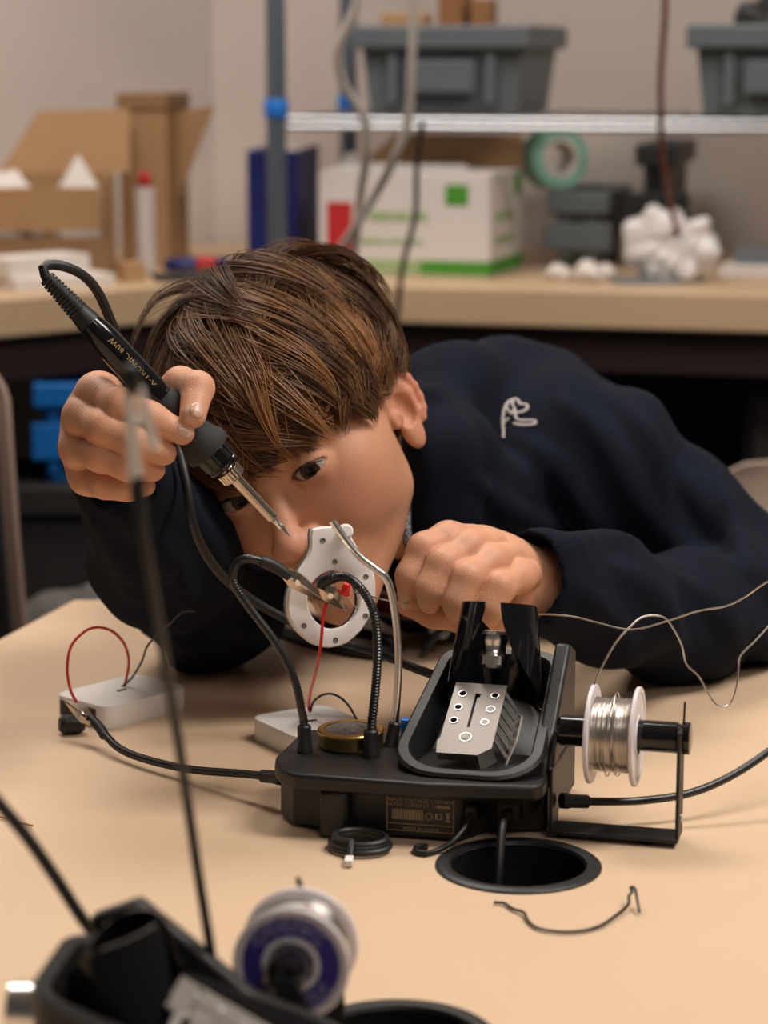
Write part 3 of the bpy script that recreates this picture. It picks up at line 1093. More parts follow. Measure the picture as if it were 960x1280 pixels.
# LED held in the clips
ledr = empty('light_diode', P(431, 741, 1.325))
lo = np.array(ledr.location)
a, b = P(431, 743, 1.325) - lo, P(434, 728, 1.324) - lo
MB().lathe(a, b, [(0, 0.0031), (0.001, 0.0031), (0.0011, 0.0026), (0.005, 0.0026), (0.0065, 0.0018), (0.0071, 0.0007)], 18).build('bulb', 'led', ledr, smooth=50)
for q in (((429, 743), (427, 752), (430, 762)), ((433, 743), (441, 753), (447, 764))):
    MB().tube(spline([P(x, y, 1.3255) - lo for x, y in q], 0.001), 0.0003, 6).build('lead', 'solder', ledr)
MB().tube(spline([P(x, y, 1.325) - lo for x, y in ((422, 737), (428, 743), (434, 745))], 0.001), 0.0007, 6).build('insulation', 'red', ledr)
tag(ledr, 'small red light diode with bare legs held in the clips', 'diode')

# brass sponge tin standing on the deck
tin = empty('brass_sponge_tin', SO + SX * 0.003 + SY * 0.0615 + np.array([0, 0, 0.0362]), SRZ)
MB().lathe((0, 0, 0), (0, 0, 1), [(0, 0.0180), (0.001, 0.0186), (0.0065, 0.0186), (0.0072, 0.0190), (0.0090, 0.0190), (0.0098, 0.0182), (0.0098, 0.0150), (0.0088, 0.0146), (0.0088, 0.012)], 40, cap=True).build('rim', 'brass', tin, smooth=30)
MB().lathe((0, 0, 0.0085), (0, 0, 1), [(0, 0.0144), (0.0009, 0.0144), (0.0012, 0.012), (0.0012, 0.008), (0.0007, 0.0075), (0.0007, 0.004), (0.0012, 0.0035)], 32).build('sponge', 'sponge', tin)
tag(tin, 'round gold metal tin of dark wire wool on the station deck', 'tin')

# small blue part behind the tin
bl = MB().box((-0.004, -0.003, 0), (0.004, 0.003, 0.011)).build('terminal_block', 'clip_blue', smooth=0, bevel=0.0006)
bl.location = SO + SX * 0.0310 + SY * 0.085 + np.array([0, 0, 0.036])
bl.rotation_euler = (0, 0, SRZ)
tag(bl, 'little blue terminal block behind the gold tin', 'terminal')


# ------------------------------------------------------------------ solder spools
def spool(origin, rz, label, purple=False, span=(143, 167.5), R=0.0272):
    x0, x1 = span
    r = empty('solder_spool', origin, rz)
    c = np.array(mm((x0 + x1) / 2, 48, 57))
    ca, sa = math.cos(rz), math.sin(rz)
    r.location = (origin[0] + c[0] * ca - c[1] * sa, origin[1] + c[0] * sa + c[1] * ca, origin[2] + c[2] - 0.0008)
    h = (x1 - x0) / 2000
    for s_ in (-1, 1):
        fl = MB().lathe((s_ * (h - 0.0012), 0, 0), (s_ * (h + 1), 0, 0), [(0, 0.0095), (0, R - .0004), (0.0004, R), (0.0020, R), (0.0024, R - .0006), (0.0022, R - .003), (0.0017, R - .0036), (0.0017, 0.0095)], 56, cap=False).build('flange', 'spool_white', r, smooth=35)
        MB().lathe((s_ * (h + .0003), 0, 0), (s_ * (h + 1), 0, 0), [(0, 0.0098), (0.0009, 0.0098), (0.0009, 0.0118), (0, 0.0118)], 32, cap=False).build('hub_ring', 'spool_white', fl)
        if purple:
            lb = MB().lathe((s_ * (h + .00055), 0, 0), (s_ * (h + 1), 0, 0), [(0, 0.0122), (0.0002, 0.0122), (0.0002, R - .004), (0, R - .004)], 48, cap=False).build('label_disc', 'purple', fl)
            m_ = MB()
            g = random.Random(5)
            for rad in (0.0145, 0.0165, 0.0185, 0.0205):
                a_ = 0.2
                while a_ < 6.1:
                    w_ = g.uniform(0.12, 0.35)
                    if (0.3 < a_ < 2.2) or (3.6 < a_ < 5.2):
                        xx = s_ * (h + .0008)
                        m_.add([(xx, rr * math.cos(t), rr * math.sin(t)) for rr, t in ((rad, a_), (rad, a_ + w_), (rad + .001, a_ + w_), (rad + .001, a_))], [(0, 1, 2, 3)])
                    a_ += w_ + 0.1
            m_.build('fine_print', 'pale_print', lb, smooth=0)
    MB().lathe((-h, 0, 0), (1, 0, 0), [(0, 0.0092), (2 * h, 0.0092)], 32, cap=False).build('core', 'spool_white', r)
    prof = []
    g = random.Random(9)
    t = 0.0003
    while t < 2 * h - 0.0016:
        rr = 0.0205 + g.uniform(-.0003, .0003)
        prof += [(t, rr - .0004), (t + .0003, rr), (t + .0006, rr - .0004)]
        t += 0.0009
    prof = [(prof[0][0], 0.0094)] + prof + [(prof[-1][0], 0.0094)]
    MB().lathe((-h + 0.0008, 0, 0), (1, 0, 0), prof, 48, cap=False).build('winding', 'solder', r, smooth=60)
    for k, (xo, tilt, rad) in enumerate(((-.002, .12, .0218), (.001, -.15, .0222), (.0025, .2, .0212))):
        pts = [(xo + tilt * rad * .35 * math.sin(q + k), rad * math.cos(q), rad * math.sin(q) + (.0012 if k == 1 else -.0008)) for q in np.linspace(0, 6.28, 60)]
        MB().tube(pts, 0.0004, 6).build('loose_turn', 'solder', r)
    tag(r, label, 'solder spool')
    return r


sp1 = spool(SO, SRZ, 'white spool of silver solder wire with a loose bent end trailing away')
inv = Matrix.Translation(sp1.location) @ Matrix.Rotation(SRZ, 4, 'Z')
inv = inv.inverted()
sw = px((743, 856, 1.276), (750, 838, 1.278), (768, 806, 1.284), (785, 786, 1.29), (804, 771, 1.297), (828, 771, 1.30), (840, 783, 1.30), (852, 806, 1.30), (858, 830, 1.30), (874, 846, 1.30), (888, 872, 1.30), (899, 883, 1.30), (912, 881, 1.30),
        (920, 862, 1.302), (923, 836, 1.305), (926, 819, 1.31), (945, 800, 1.315), (968, 774, 1.325), (992, 742, 1.34), (985, 720, 1.35), (958, 728, 1.36), (930, 747, 1.365), (906, 758, 1.37), (872, 764, 1.375), (838, 775, 1.38),
        (790, 787, 1.39), (745, 778, 1.40), (722, 772, 1.405), (700, 769, 1.41), (685, 768, 1.418), (667, 767, 1.438), (650, 761, 1.458), (640, 757, 1.466))
MB().tube([tuple(inv @ Vector(p)) for p in spline(sw, 0.002)], 0.00055, 8).build('loose_wire', 'solder', sp1)
ew = px((513, 754, 1.436), (504, 754, 1.420), (493, 752, 1.372), (482, 750, 1.345), (469, 747, 1.336), (452, 742, 1.332), (441, 740, 1.330))
MB().tube([tuple(inv @ Vector(p)) for p in spline(ew, 0.002)], 0.00045, 8).build('wire_end', 'solder', sp1)

# ------------------------------------------------------------------ second station, close to the camera
PHI = math.radians(83)
spc = TZ(370, 1190, TABLE + 0.057)
loc_c = np.array([0.1552, 0.048])
SO2 = np.array([spc[0] - (loc_c[0] * math.cos(PHI) - loc_c[1] * math.sin(PHI)), spc[1] - (loc_c[0] * math.sin(PHI) + loc_c[1] * math.cos(PHI)), TABLE])
st2 = station(SO2, PHI, 'black soldering station with silver knob and upright clip arm, beside the purple-labelled spool', drop=20)
sp2 = spool(SO2, PHI, 'white solder spool with a purple printed label', purple=True, R=0.0242)


def sl2(w):
    q = np.asarray(w, float) - SO2
    c, s = math.cos(PHI), math.sin(PHI)
    return np.array([q[0] * c + q[1] * s, -q[0] * s + q[1] * c, q[2]])


w0 = P(282, 1300, 0.93)
gooseneck(st2, [np.array([w0[0], w0[1], TABLE + 0.036])] + px((275, 1270, 0.925), (262, 1180, 0.91), (246, 1080, 0.90), (222, 920, 0.885), (195, 760, 0.87), (178, 660, 0.862), (172, 615, 0.860)), 0.0022, tl=sl2,
          boot=px((176, 645, 0.861), (173, 620, 0.860), (171, 596, 0.860)))
arm2 = [o for o in st2.children if o.name.startswith('gooseneck_arm')][0]


def strip_part(name, a, b, w, t, m):
    a, b = np.asarray(sl2(a)), np.asarray(sl2(b))
    d = unit(b - a)
    u = unit(np.cross(d, sl2(CAM) - a))
    n_ = np.cross(d, u)
    lp0 = [a + u * w * x + n_ * t * y for x, y in ((-1, -1), (1, -1), (1, 1), (-1, 1))]
    lp1 = [b + u * w * x * .75 + n_ * t * y for x, y in ((-1, -1), (1, -1), (1, 1), (-1, 1))]
    return MB().loft([lp0, lp1]).build(name, m, arm2, smooth=0, bevel=0.0004)


strip_part('clip_lever', P(170, 604, 0.859), P(160, 480, 0.853), 0.0024, 0.0008, 'tie')
strip_part('clip_lever', P(193, 562, 0.857), P(174, 484, 0.853), 0.0020, 0.0008, 'tie')
MB().cyl(sl2(P(166, 528, 0.857)), sl2(P(180, 522, 0.857)), 0.0017, seg=14).build('hinge_pin', 'tie', arm2)
MB().lathe(sl2(P(166, 490, 0.853)), sl2(P(164, 455, 0.851)), [(0, .0022), (.002, .0032), (.008, .0030), (.010, .0018)], 16).build('clip_tip', 'rubber', arm2)
fc = px((-40, 962, 0.90), (0, 1006, 0.905), (35, 1048, 0.91), (70, 1098, 0.92), (104, 1150, 0.93), (130, 1182, 0.935))
MB().tube([sl2(p) for p in spline(fc, 0.004)], 0.0026, 12).build('iron_cable', 'rubber', st2)


# ================================================================== SOLDERING IRON
I0, I1 = P(58, 347, 1.345), P(362, 670, 1.372)
idir = unit(I1 - I0)
ILEN = float(np.linalg.norm(I1 - I0))
iron = empty('soldering_iron', I0)


def ip(t):
    return idir * t * ILEN


def il(name, m, prof, seg=28, parent=None, smooth=35):
    """turned piece; t as share of the iron's length"""
    t0 = prof[0][0]
    return MB().lathe(ip(t0), ip(t0) + idir, [((t - t0) * ILEN, r) for t, r in prof], seg).build(name, m, parent or iron, smooth=smooth)


rib = [(0.0, 0.0040)]
for k in range(11):
    t = 0.004 + k * 0.0115
    rr = 0.0046 + 0.0016 * k / 10
    rib += [(t, rr), (t + 0.007, rr), (t + 0.0072, rr - .0011), (t + 0.0113, rr - .0011)]
il('strain_relief', 'rubber', rib)
hd = il('handle', 'abs_gloss', [(0.13, 0.0056), (0.16, 0.0066), (0.20, 0.0080), (0.24, 0.0086), (0.47, 0.0088), (0.475, 0.008)])
il('handle_neck', 'rubber', [(0.126, 0.0058), (0.17, 0.0072), (0.171, 0.0065)])
il('grip', 'soft_rubber', [(0.455, 0.0089), (0.47, 0.0098), (0.50, 0.0102), (0.54, 0.0098), (0.58, 0.0100), (0.615, 0.0118), (0.635, 0.0138), (0.65, 0.0142), (0.662, 0.0136), (0.668, 0.010)])
fr = il('front_collar', 'abs_gloss', [(0.66, 0.0094), (0.665, 0.0105), (0.705, 0.0104), (0.707, 0.0100), (0.711, 0.0100), (0.713, 0.0104), (0.722, 0.0100), (0.726, 0.0085)])
for k in range(10):
    a = 2 * math.pi * k / 10
    u = unit(np.cross(idir, (0, 0, 1)))
    w = np.cross(idir, u)
    o = (u * math.cos(a) + w * math.sin(a)) * 0.0101
    MB().cyl(ip(0.668) + o, ip(0.703) + o, 0.0009, seg=8).build('rib', 'abs_gloss', fr)
il('neck', 'nickel', [(0.722, 0.0045), (0.735, 0.0045)])
nut = il('knurled_nut', 'nickel', [(0.733, 0.0062), (0.737, 0.0070), (0.766, 0.0070), (0.770, 0.0058)])
for k in range(22):
    a = 2 * math.pi * k / 22
    o = (u * math.cos(a) + w * math.sin(a)) * 0.0069
    MB().cyl(ip(0.738) + o, ip(0.765) + o, 0.0006, seg=6).build('knurl', 'nickel', nut)
il('barrel', 'nickel', [(0.768, 0.0040), (0.78, 0.0037), (0.90, 0.0034), (0.927, 0.0034), (0.93, 0.0028)])
il('tip', 'chrome', [(0.928, 0.0026), (0.935, 0.0021), (0.955, 0.0017), (0.960, 0.0021), (0.966, 0.0019), (0.985, 0.0009), (1.0, 0.0002)])
# printed name along the handle, read from the grip end
back = unit(CAM - I0)
side = unit(np.cross(back, -idir))
zz = np.cross(-idir, side)
rot = frame(-idir, side, zz)
ofs = ip(0.325) + zz * 0.0084 - side * 0.0026
text_mesh('lettering', 'X-TRONIC 60W', 0.0052, 'gold_print', hd, Matrix.Translation(Vector(ofs)) @ rot)
cb = px((60, 352, 1.345), (56, 343, 1.345), (54, 335, 1.346), (60, 331, 1.349), (80, 333, 1.354), (105, 345, 1.362), (124, 368, 1.37), (142, 410, 1.38), (158, 450, 1.395), (188, 488, 1.422), (216, 540, 1.422), (232, 600, 1.405), (240, 650, 1.40), (256, 690, 1.41), (280, 722, 1.425), (312, 748, 1.44),
        (360, 775, 1.45), (420, 800, 1.46), (470, 815, 1.455), (515, 834, 1.44), (560, 850, 1.43), (600, 868, 1.41))
s = spline(cb, 0.004)
s = np.array([[p[0], p[1], max(p[2], TABLE + 0.004)] for p in s])
MB().tube([p - I0 for p in s], 0.0029, 12).build('cable', 'rubber', iron)
tag(iron, 'black soldering iron with gold lettering and nickel tip in the raised fist', 'soldering iron')


def loose_cable(name, pts, r, m, label, cat, floor_z=None, group=None, step=0.004):
    s = spline(pts, step)
    if floor_z is not None:
        s[:, 2] = np.maximum(s[:, 2], floor_z + r)
    o = MB().tube(s, r, 10).build(name, m, origin=s[0])
    return tag(o, label, cat, group)


loose_cable('power_cable', [TZ(296, 742, TABLE + .02), TZ(330, 752, TABLE + .016), TZ(380, 772, TABLE + .012), TZ(440, 789, TABLE + .006), TZ(485, 800, TABLE + .004), TZ(497, 812, TABLE + .004), TZ(470, 818, TABLE + .004), TZ(400, 806, TABLE + .004), TZ(340, 786, TABLE + .004), TZ(300, 772, TABLE + .004)],
            0.0042, 'rubber', 'thick black cable looped on the table behind the magnifier', 'cable', TABLE)

# ------------------------------------------------------------------ white boxes


def white_box(corner_front, e1, e2, l1, l2, h, label, bay=False):
    c = np.asarray(corner_front)[:2]
    r = empty('battery_box', (*(c + e1 * l1 / 2 + e2 * l2 / 2), TABLE), math.atan2(e1[1], e1[0]))
    hx, hy = l1 / 2, l2 / 2
    pl_ = rounded(0, 0, hx, hy, 0.009, 8)
    m_ = MB().loft([[(x * k, y * k, z) for x, y in pl_] for k, z in ((0.985, 0), (1, 0.0006), (1, h - 0.0008), (0.99, h))]).build('shell', 'white', r, smooth=40)
    if bay:
        bpy.context.view_layer.update()
        cut(m_, [MB().box((-hx - .002, -hy + 0.010, 0.0022), (-hx + 0.010, hy - 0.006, h - 0.0025)), MB().box((-hx - .004, -hy - .004, -0.001), (-hx - .003, -hy - .003, 0.0))][:1])
        MB().box((-hx + 0.0005, -hy + 0.0102, 0.0024), (-hx + 0.0098, hy - 0.0062, h - 0.0027)).build('socket', 'abs', r, smooth=0)
    MB().prism(rounded(0, 0, 0.004, 0.0014, 0.0013, 4), h - 0.0002, h + 0.0003).build('wire_slot', 'abs', r)
    tag(r, label, 'box', 'white plastic boxes')
    return r


e1, e2 = unit((0.043, 0.047)), unit((-0.031, 0.034))
f0 = TZ(141, 884, TABLE + 0.015)
b1 = white_box((f0[0] - 0.0055, f0[1] - 0.004), e1, e2, 0.072, 0.052, 0.015, 'white rounded box with an arched red wire and open end', bay=True)
e1b, e2b = unit((0.05, 0.032)), unit((-0.032, 0.05))
f1 = TZ(376, 920, TABLE + 0.014)
b2 = white_box((f1[0] - .0015, f1[1] - .006), e1b, e2b, 0.055, 0.060, 0.014, 'white rounded box behind the gold tin with a straight red wire')


def box_wire(root, pts, r, m, name):
    iv = (Matrix.Translation(root.location) @ Matrix.Rotation(root.rotation_euler[2], 4, 'Z')).inverted()
    return MB().tube([tuple(iv @ Vector(p)) for p in spline(pts, 0.002)], r, 8).build(name, m, root)


box_wire(b1, px((96, 878, 1.476), (88, 862, 1.477), (84, 835, 1.48), (90, 806, 1.485), (112, 786, 1.495), (136, 787, 1.507), (154, 803, 1.518), (161, 825, 1.525), (158, 848, 1.53), (155, 860, 1.531)), 0.00095, 'red', 'red_wire')
box_wire(b1, px((152, 859, 1.531), (165, 847, 1.524), (177, 827, 1.508), (184, 808, 1.488), (197, 794, 1.473), (214, 778, 1.460), (228, 765, 1.452), (243, 764, 1.446)), 0.00075, 'blackwire', 'black_wire')
box_wire(b2, px((408, 753, 1.3262), (404, 770, 1.3235), (402, 795, 1.3205), (399, 820, 1.328), (394, 843, 1.362), (388, 866, 1.42), (386, 882, 1.452), (387, 889, 1.4535)), 0.00095, 'red', 'red_wire')
box_wire(b2, px((388, 890, 1.4535), (392, 877, 1.452), (405, 868, 1.448), (420, 869, 1.44), (434, 880, 1.43), (446, 900, 1.42), (450, 916, 1.418)), 0.00075, 'blackwire', 'black_wire')
# rubber sleeves at the clip beside the first box
m_ = MB()
c = P(86, 893, 1.470)
rs = MB().lathe(c + np.array([-.006, -.002, -.0]), c + np.array([.012, .004, -.001]), [(0, .004), (.003, .0062), (.013, .006), (.016, .004)], 18).build('rubber_bung', 'rubber', origin=(c[0], c[1], TABLE))
tag(rs, 'short black rubber bung by the open end of the box', 'rubber bung')
rs.location.z -= float(np.min([v.co.z for v in rs.data.vertices])) + rs.location.z - TABLE if False else 0
zmin = min(v.co.z for v in rs.data.vertices)
rs.location.z = TABLE - zmin

# ------------------------------------------------------------------ leads and scraps on the table
cc = SO + SX * 0.0275 - SY * 0.0125
pts = []
for q in np.linspace(0, 2 * math.pi * 3.55, 160):
    k = q / (2 * math.pi)
    rx, ry = 0.0168 - 0.0010 * k, 0.0132 - 0.0006 * k + 0.0006 * math.sin(k * 2.1)
    pts.append(cc + SX * (rx * math.cos(q + 1.2) + 0.0006 * math.sin(k * 3)) + SY * ry * math.sin(q + 1.2) + np.array([0, 0, 0.0018 + 0.0019 * k]))
coil = empty('coiled_lead', (cc[0], cc[1], TABLE))
plug_at = TZ(437, 1073, TABLE + .0022)
pts = list(pts) + list(spline([pts[-1], (np.asarray(pts[-1]) + plug_at) / 2 + np.array([0, 0, .0008]), plug_at], .001)[1:])
MB().tube(np.array(pts) - np.array([cc[0], cc[1], TABLE]), 0.0017, 8).build('lead', 'rubber', coil)
k0, k1 = TZ(437, 1073, TABLE + .0022), TZ(433, 1089, TABLE + .0022)
cd = unit(k1 - k0)
cs_ = unit(np.cross(cd, (0, 0, 1)))
lp_ = [k0 - np.array([cc[0], cc[1], TABLE]) + cs_ * a + np.array([0, 0, b]) for a, b in ((-.0022, -.0018), (.0022, -.0018), (.0022, .0018), (-.0022, .0018))]
MB().loft([lp_, [p + cd * 0.009 for p in lp_]]).build('plug', 'white', coil, smooth=0, bevel=0.0004)
for a in (-.0012, .0012):
    MB().cyl(lp_[0] + cd * .009 + cs_ * (.0022 + a) + np.array([0, 0, .0018]), lp_[0] + cd * .0115 + cs_ * (.0022 + a) + np.array([0, 0, .0018]), .0005, seg=8).build('pin', 'solder', coil)
tag(coil, 'black lead coiled on the table with a small white plug', 'lead')

ua = SO + SX * 0.082 + SY * 0.013 + np.array([0, 0, 0.0155])
loose_cable('usb_lead', [ua, ua - SY * 0.006 + np.array([0, 0, -.003]), TZ(566, 1052, TABLE + .006), TZ(547, 1063, TABLE + .002), TZ(530, 1067, TABLE + .002), TZ(519, 1063, TABLE + .002), TZ(523, 1057.5, TABLE + .002), TZ(535, 1058, TABLE + .002)], 0.0016, 'rubber', 'thin black lead plugged into the station front beside its label', 'lead', TABLE)
pa = SO + SX * 0.1015 + SY * 0.019 + np.array([0, 0, 0.017])
loose_cable('mains_lead', [pa, pa - SY * 0.008 + np.array([0, 0, -.001]), np.array([g1[0] - .008, g1[1] + 0.022, TABLE + 0.012]), np.array([g1[0] - .010, g1[1] + 0.010, TABLE - 0.008]), np.array([g1[0] - .014, g1[1] + .004, TABLE - 0.046])], 0.0024, 'rubber', 'black power cord dropping from the station into the grommet', 'mains lead')

w = [TZ(617, 1128, .7515), TZ(630, 1129, .7515), TZ(641, 1136, .7515), TZ(655, 1141, .752), TZ(660, 1151, .7515), TZ(675, 1161, .7515), TZ(712, 1165, .7515), TZ(746, 1159, .7515), TZ(769, 1145, .752), TZ(785, 1131, .753), TZ(786, 1120, .756), TZ(790, 1115, .757), TZ(788, 1109, .759), TZ(793, 1110, .759), TZ(796, 1122, .756), TZ(799, 1140, .752)]
loose_cable('wire_offcut', w, 0.0008, 'blackwire', 'bent dark wire offcut lying beside the grommet', 'wire', TABLE, step=0.0015)
loose_cable('copper_offcut', [TZ(-12, 1018, .7512), TZ(10, 1024, .7512), TZ(28, 1029, .7512), TZ(41, 1032, .7515)], 0.0005, 'copper', 'thin copper wire offcut on the tabletop', 'wire', TABLE, step=0.0015)

# ================================================================== BACKGROUND: SHELF AND COUNTER THINGS
SHX, SHY = bdir, np.array([-bdir[1], bdir[0]])
spx = np.array([XD(346, 3.12, 1.0), 3.12])
SZ = 1.094
shelf = empty('wire_shelf_unit', (spx[0], spx[1], COUNTER), BETA)
W_, D_ = 0.92, 0.36
for x in (0, W_):
    for y in (0, D_):
        p_ = MB().lathe((x, y, 0), (x, y, 1), [(0, .014), (.012, .014), (.013, .0125), (1.0, .0125), (1.003, .011)], 20).build('post', 'post', shelf)
        MB().lathe((x, y, SZ - COUNTER - .002), (x, y, 9), [(0, .0145), (.003, .0158), (.020, .0158), (.023, .0145)], 20).build('sleeve', 'clip_blue', p_)
for zz_ in (SZ, SZ + 0.40):
    dk = MB()
    z = zz_ - COUNTER
    for dz in (-.004, -.014):
        dk.tube([(0, 0, z + dz), (W_, 0, z + dz)], .004, 8).tube([(0, D_, z + dz), (W_, D_, z + dz)], .004, 8)
        dk.tube([(0, 0, z + dz), (0, D_, z + dz)], .004, 8).tube([(W_, 0, z + dz), (W_, D_, z + dz)], .004, 8)
    d_ = dk.build('shelf_frame', 'wire_shelf', shelf)
    g_ = MB()
    for i in range(1, 36):
        g_.tube([(W_ * i / 36, 0, z), (W_ * i / 36, D_, z)], .0019, 6)
    for i in range(4):
        y = D_ * (i + .5) / 4
        g_.tube([(0, y, z - .004), (W_, y, z - .004)], .0028, 6)
    for i in range(0, 46):
        x = W_ * i / 46
        x2 = W_ * (i + 1) / 46
        za, zb = (z - .004, z - .014) if i % 2 else (z - .014, z - .004)
        g_.tube([(x, 0, za), (x2, 0, zb)], .0017, 5)
    for i in range(0, 18):
        y, y2 = D_ * i / 18, D_ * (i + 1) / 18
        za, zb = (z - .004, z - .014) if i % 2 else (z - .014, z - .004)
        g_.tube([(0, y, za), (0, y2, zb)], .0017, 5)
    gg = g_.build('wire_deck', 'wire_shelf', d_)
    gg['kind'] = 'stuff'
tag(shelf, 'grey wire shelf unit on the counter with a bright blue sleeve', 'shelf')


def on_back(px_, D, z):
    """spot at image column px_ on the back counter or shelf"""
    return np.array([XD(px_, D, z), D, z])


def stack_bin(name, loc, rz, w, d, h, m, label, group=None, front_cut=0.55):
    """open-fronted stacking bin with a rolled rim"""
    r = empty(name, loc, rz)
    t = 0.003
    ti = 0.90
    b = MB()

    def ring(k, z, y0):
        return [(-w / 2 * k, y0, z), (w / 2 * k, y0, z), (w / 2 * k, d * k, z), (-w / 2 * k, d * k, z)]
    b.loft([ring(ti, 0, 0.012), ring(1, h, 0), [(x * (1 - 2 * t / w) if False else x - math.copysign(t, x), y + (t if y < d / 2 else -t), h) for x, y, _ in ring(1, h, 0)],
            [(x - math.copysign(t, x), y + (t if y < d / 2 else -t), t) for x, y, _ in ring(ti, 0, 0.012)]])
    b.build('body', m, r, smooth=0)
    rim = MB()
    rim.box((-w / 2 - .008, -.012, h - .026), (w / 2 + .008, .0, h + .004)).box((-w / 2 - .008, d, h - .026), (w / 2 + .008, d + .012, h + .004))
    rim.box((-w / 2 - .010, -.012, h - .026), (-w / 2, d + .012, h + .004)).box((w / 2, -.012, h - .026), (w / 2 + .010, d + .012, h + .004))
    rim.build('rim', m, r, smooth=0, bevel=0.004)
    for x in (-0.30, 0.30):
        MB().box((x * w - .006, -.004, .012), (x * w + .006, .006, h - .028)).build('rib', m, r, smooth=0, bevel=.002)
    lb = MB().box((-.045, -.008, h * .25), (.045, .004, h * .62)).build('label_holder', m, r, smooth=0, bevel=.002)
    tag(r, label, 'bin', group)
    return r


zb = SZ + 0.002
bin1 = on_back(551, 3.16, zb)
stack_bin('storage_bin', bin1, BETA, 0.215, 0.26, 0.108, 'bin', 'grey storage bin on the wire shelf filled with wood blocks', 'bins on the wire shelf')
bin2 = on_back(975, 3.04, zb)
stack_bin('storage_bin', bin2, BETA, 0.215, 0.26, 0.108, 'bin', 'grey storage bin on the wire shelf with a crumpled dark bag', 'bins on the wire shelf')


def wood(pxx, D, z, sx, sy, sz, m, label, rz=0.2):
    o = MB().box((-sx / 2, -sy / 2, 0), (sx / 2, sy / 2, sz)).build('wood_block', m, smooth=0, bevel=.003)
    o.location = on_back(pxx, D, z)
    o.rotation_euler = (0, 0, rz)
    return tag(o, label, 'wood block', 'blocks in the shelf bin')


wood(508, 3.215, zb + .0033, .060, .038, .125, 'wood_pale', 'pale wood block standing in the grey shelf bin', BETA)
wood(570, 3.25, zb + .004, .035, .06, .150, 'wood', 'slim reddish wood block standing in the grey shelf bin', -.3)
wood(604, 3.22, zb + .004, .028, .05, .142, 'wood', 'narrow reddish wood strip at the bin side wall', -.2)


def crumple(name, loc, r, m, label, cat, seed, squash=0.7, detail=4, amp=0.35, origin_floor=True):
    bm = bmesh.new()
    bmesh.ops.create_icosphere(bm, subdivisions=detail, radius=1.0)
    for v in bm.verts:
        x, y, z = v.co
        k = 1 + amp * float(wavy(x, y, z, 3.0, seed)) + amp * 0.9 * abs(float(wavy(x, y, z, 7.0, seed + 1))) - amp * .3
        v.co = Vector((x * k * r[0], y * k * r[1], max(z * k, -squash) * r[2]))
    zmin_ = min(v.co.z for v in bm.verts)
    for v in bm.verts:
        v.co.z -= zmin_
    me = bpy.data.meshes.new(name)
    bm.to_mesh(me)
    bm.free()
    me.materials.append(M[m])
    o = bpy.data.objects.new(name, me)
    o.location = loc
    COL.objects.link(o)
    return tag(o, label, cat)


crumple('plastic_bag', on_back(965, 3.17, zb + .004), (.055, .055, .085), 'bin_dark', 'crumpled dark plastic bag in a grey shelf bin', 'bag', 11)

# printed carton
ct = empty('printed_carton', on_back(398, 3.13, COUNTER), math.radians(-17))
cw, cd_, ch = 0.228, 0.17, 0.132
MB().box((0, 0, 0), (cw, cd_, ch)).build('body', 'carton', ct, smooth=0, bevel=.002)
MB().loft([[(0.0, cd_ - .004, ch), (cw, cd_ - .004, ch), (cw, cd_, ch), (0.0, cd_, ch)], [(0.055, cd_ - .002, ch + .044), (cw, cd_ - .002, ch + .044), (cw, cd_ + .002, ch + .044), (0.055, cd_ + .002, ch + .044)]]).build('flap', 'card', ct, smooth=0)
MB().loft([[(.004, .002, ch), (cw - .03, .002, ch), (cw - .03, .006, ch), (.004, .006, ch)], [(.012, .07, ch + .008), (cw - .05, .07, ch + .008), (cw - .05, .074, ch + .008), (.012, .074, ch + .008)]]).build('flap', 'carton', ct, smooth=0)


def face_print(name, u0, u1, z0, z1, m, side='front'):
    if side == 'front':
        MB().box((u0, -.0008, z0), (u1, .001, z1)).build(name, m, ct, smooth=0)
    else:
        MB().box((cw - .001, u0, z0), (cw + .0008, u1, z1)).build(name, m, ct, smooth=0)


face_print('red_panel', .012, .046, .028, .094, 'red_print')
face_print('green_stripe', 0, .137, .004, .022, 'pale_green')
face_print('green_stripe', .137, cw, .004, .022, 'green')
face_print('green_square', .170, .200, .092, .118, 'green')
for u0, u1 in ((.054, .064), (.070, .098), (.101, .122), (.125, .146)):
    face_print('word_print', u0, u1, .071, .083, 'pale_green')
for u0, u1 in ((.054, .090), (.094, .140)):
    face_print('word_print', u0, u1, .042, .048, 'pale_green')
face_print('green_stripe', 0, cd_, .004, .022, 'green', 's')
for z0 in (.040, .070):
    face_print('word_print', .03, .12, z0, z0 + .012, 'pale_green', 's')
face_print('green_square', .13, .165, .10, .128, 'green', 's')
tag(ct, 'open white carton with green and red printing on the counter', 'carton')


def torus_roll(name, loc, axis, R, r_in, h, m, label, core='card'):
    o = empty(name, loc)
    a = unit(axis)
    MB().lathe(-a * h / 2, a, [(0, r_in), (0, R), (h, R), (h, r_in)], 36, cap=False).build('tape', m, o, smooth=30)
    MB().lathe(-a * (h / 2 + .001), a, [(0, r_in - .004), (0, r_in), (h + .002, r_in), (h + .002, r_in - .004), (0, r_in - .004)], 36, cap=False).build('core', core, o, smooth=30)
    return tag(o, label, 'tape roll')


# dark bins behind the carton, the tape roll rests on the first
stack_bin('storage_bin', on_back(722, 3.22, COUNTER), BETA, 0.062, 0.2, 0.098, 'bin', 'slim grey bin beside the printed carton', None)
stack_bin('storage_bin', on_back(818, 3.24, COUNTER), BETA, 0.035, 0.2, 0.160, 'bin_dark', 'tall black bin beside the slim grey bin', None)
torus_roll('tape_roll', on_back(692, 3.24, COUNTER + .098 + .006 + .040), (0.35, -0.93, 0.1), .040, .026, .045, 'mint', 'mint green roll of tape on top of the slim grey bin', 'paper')
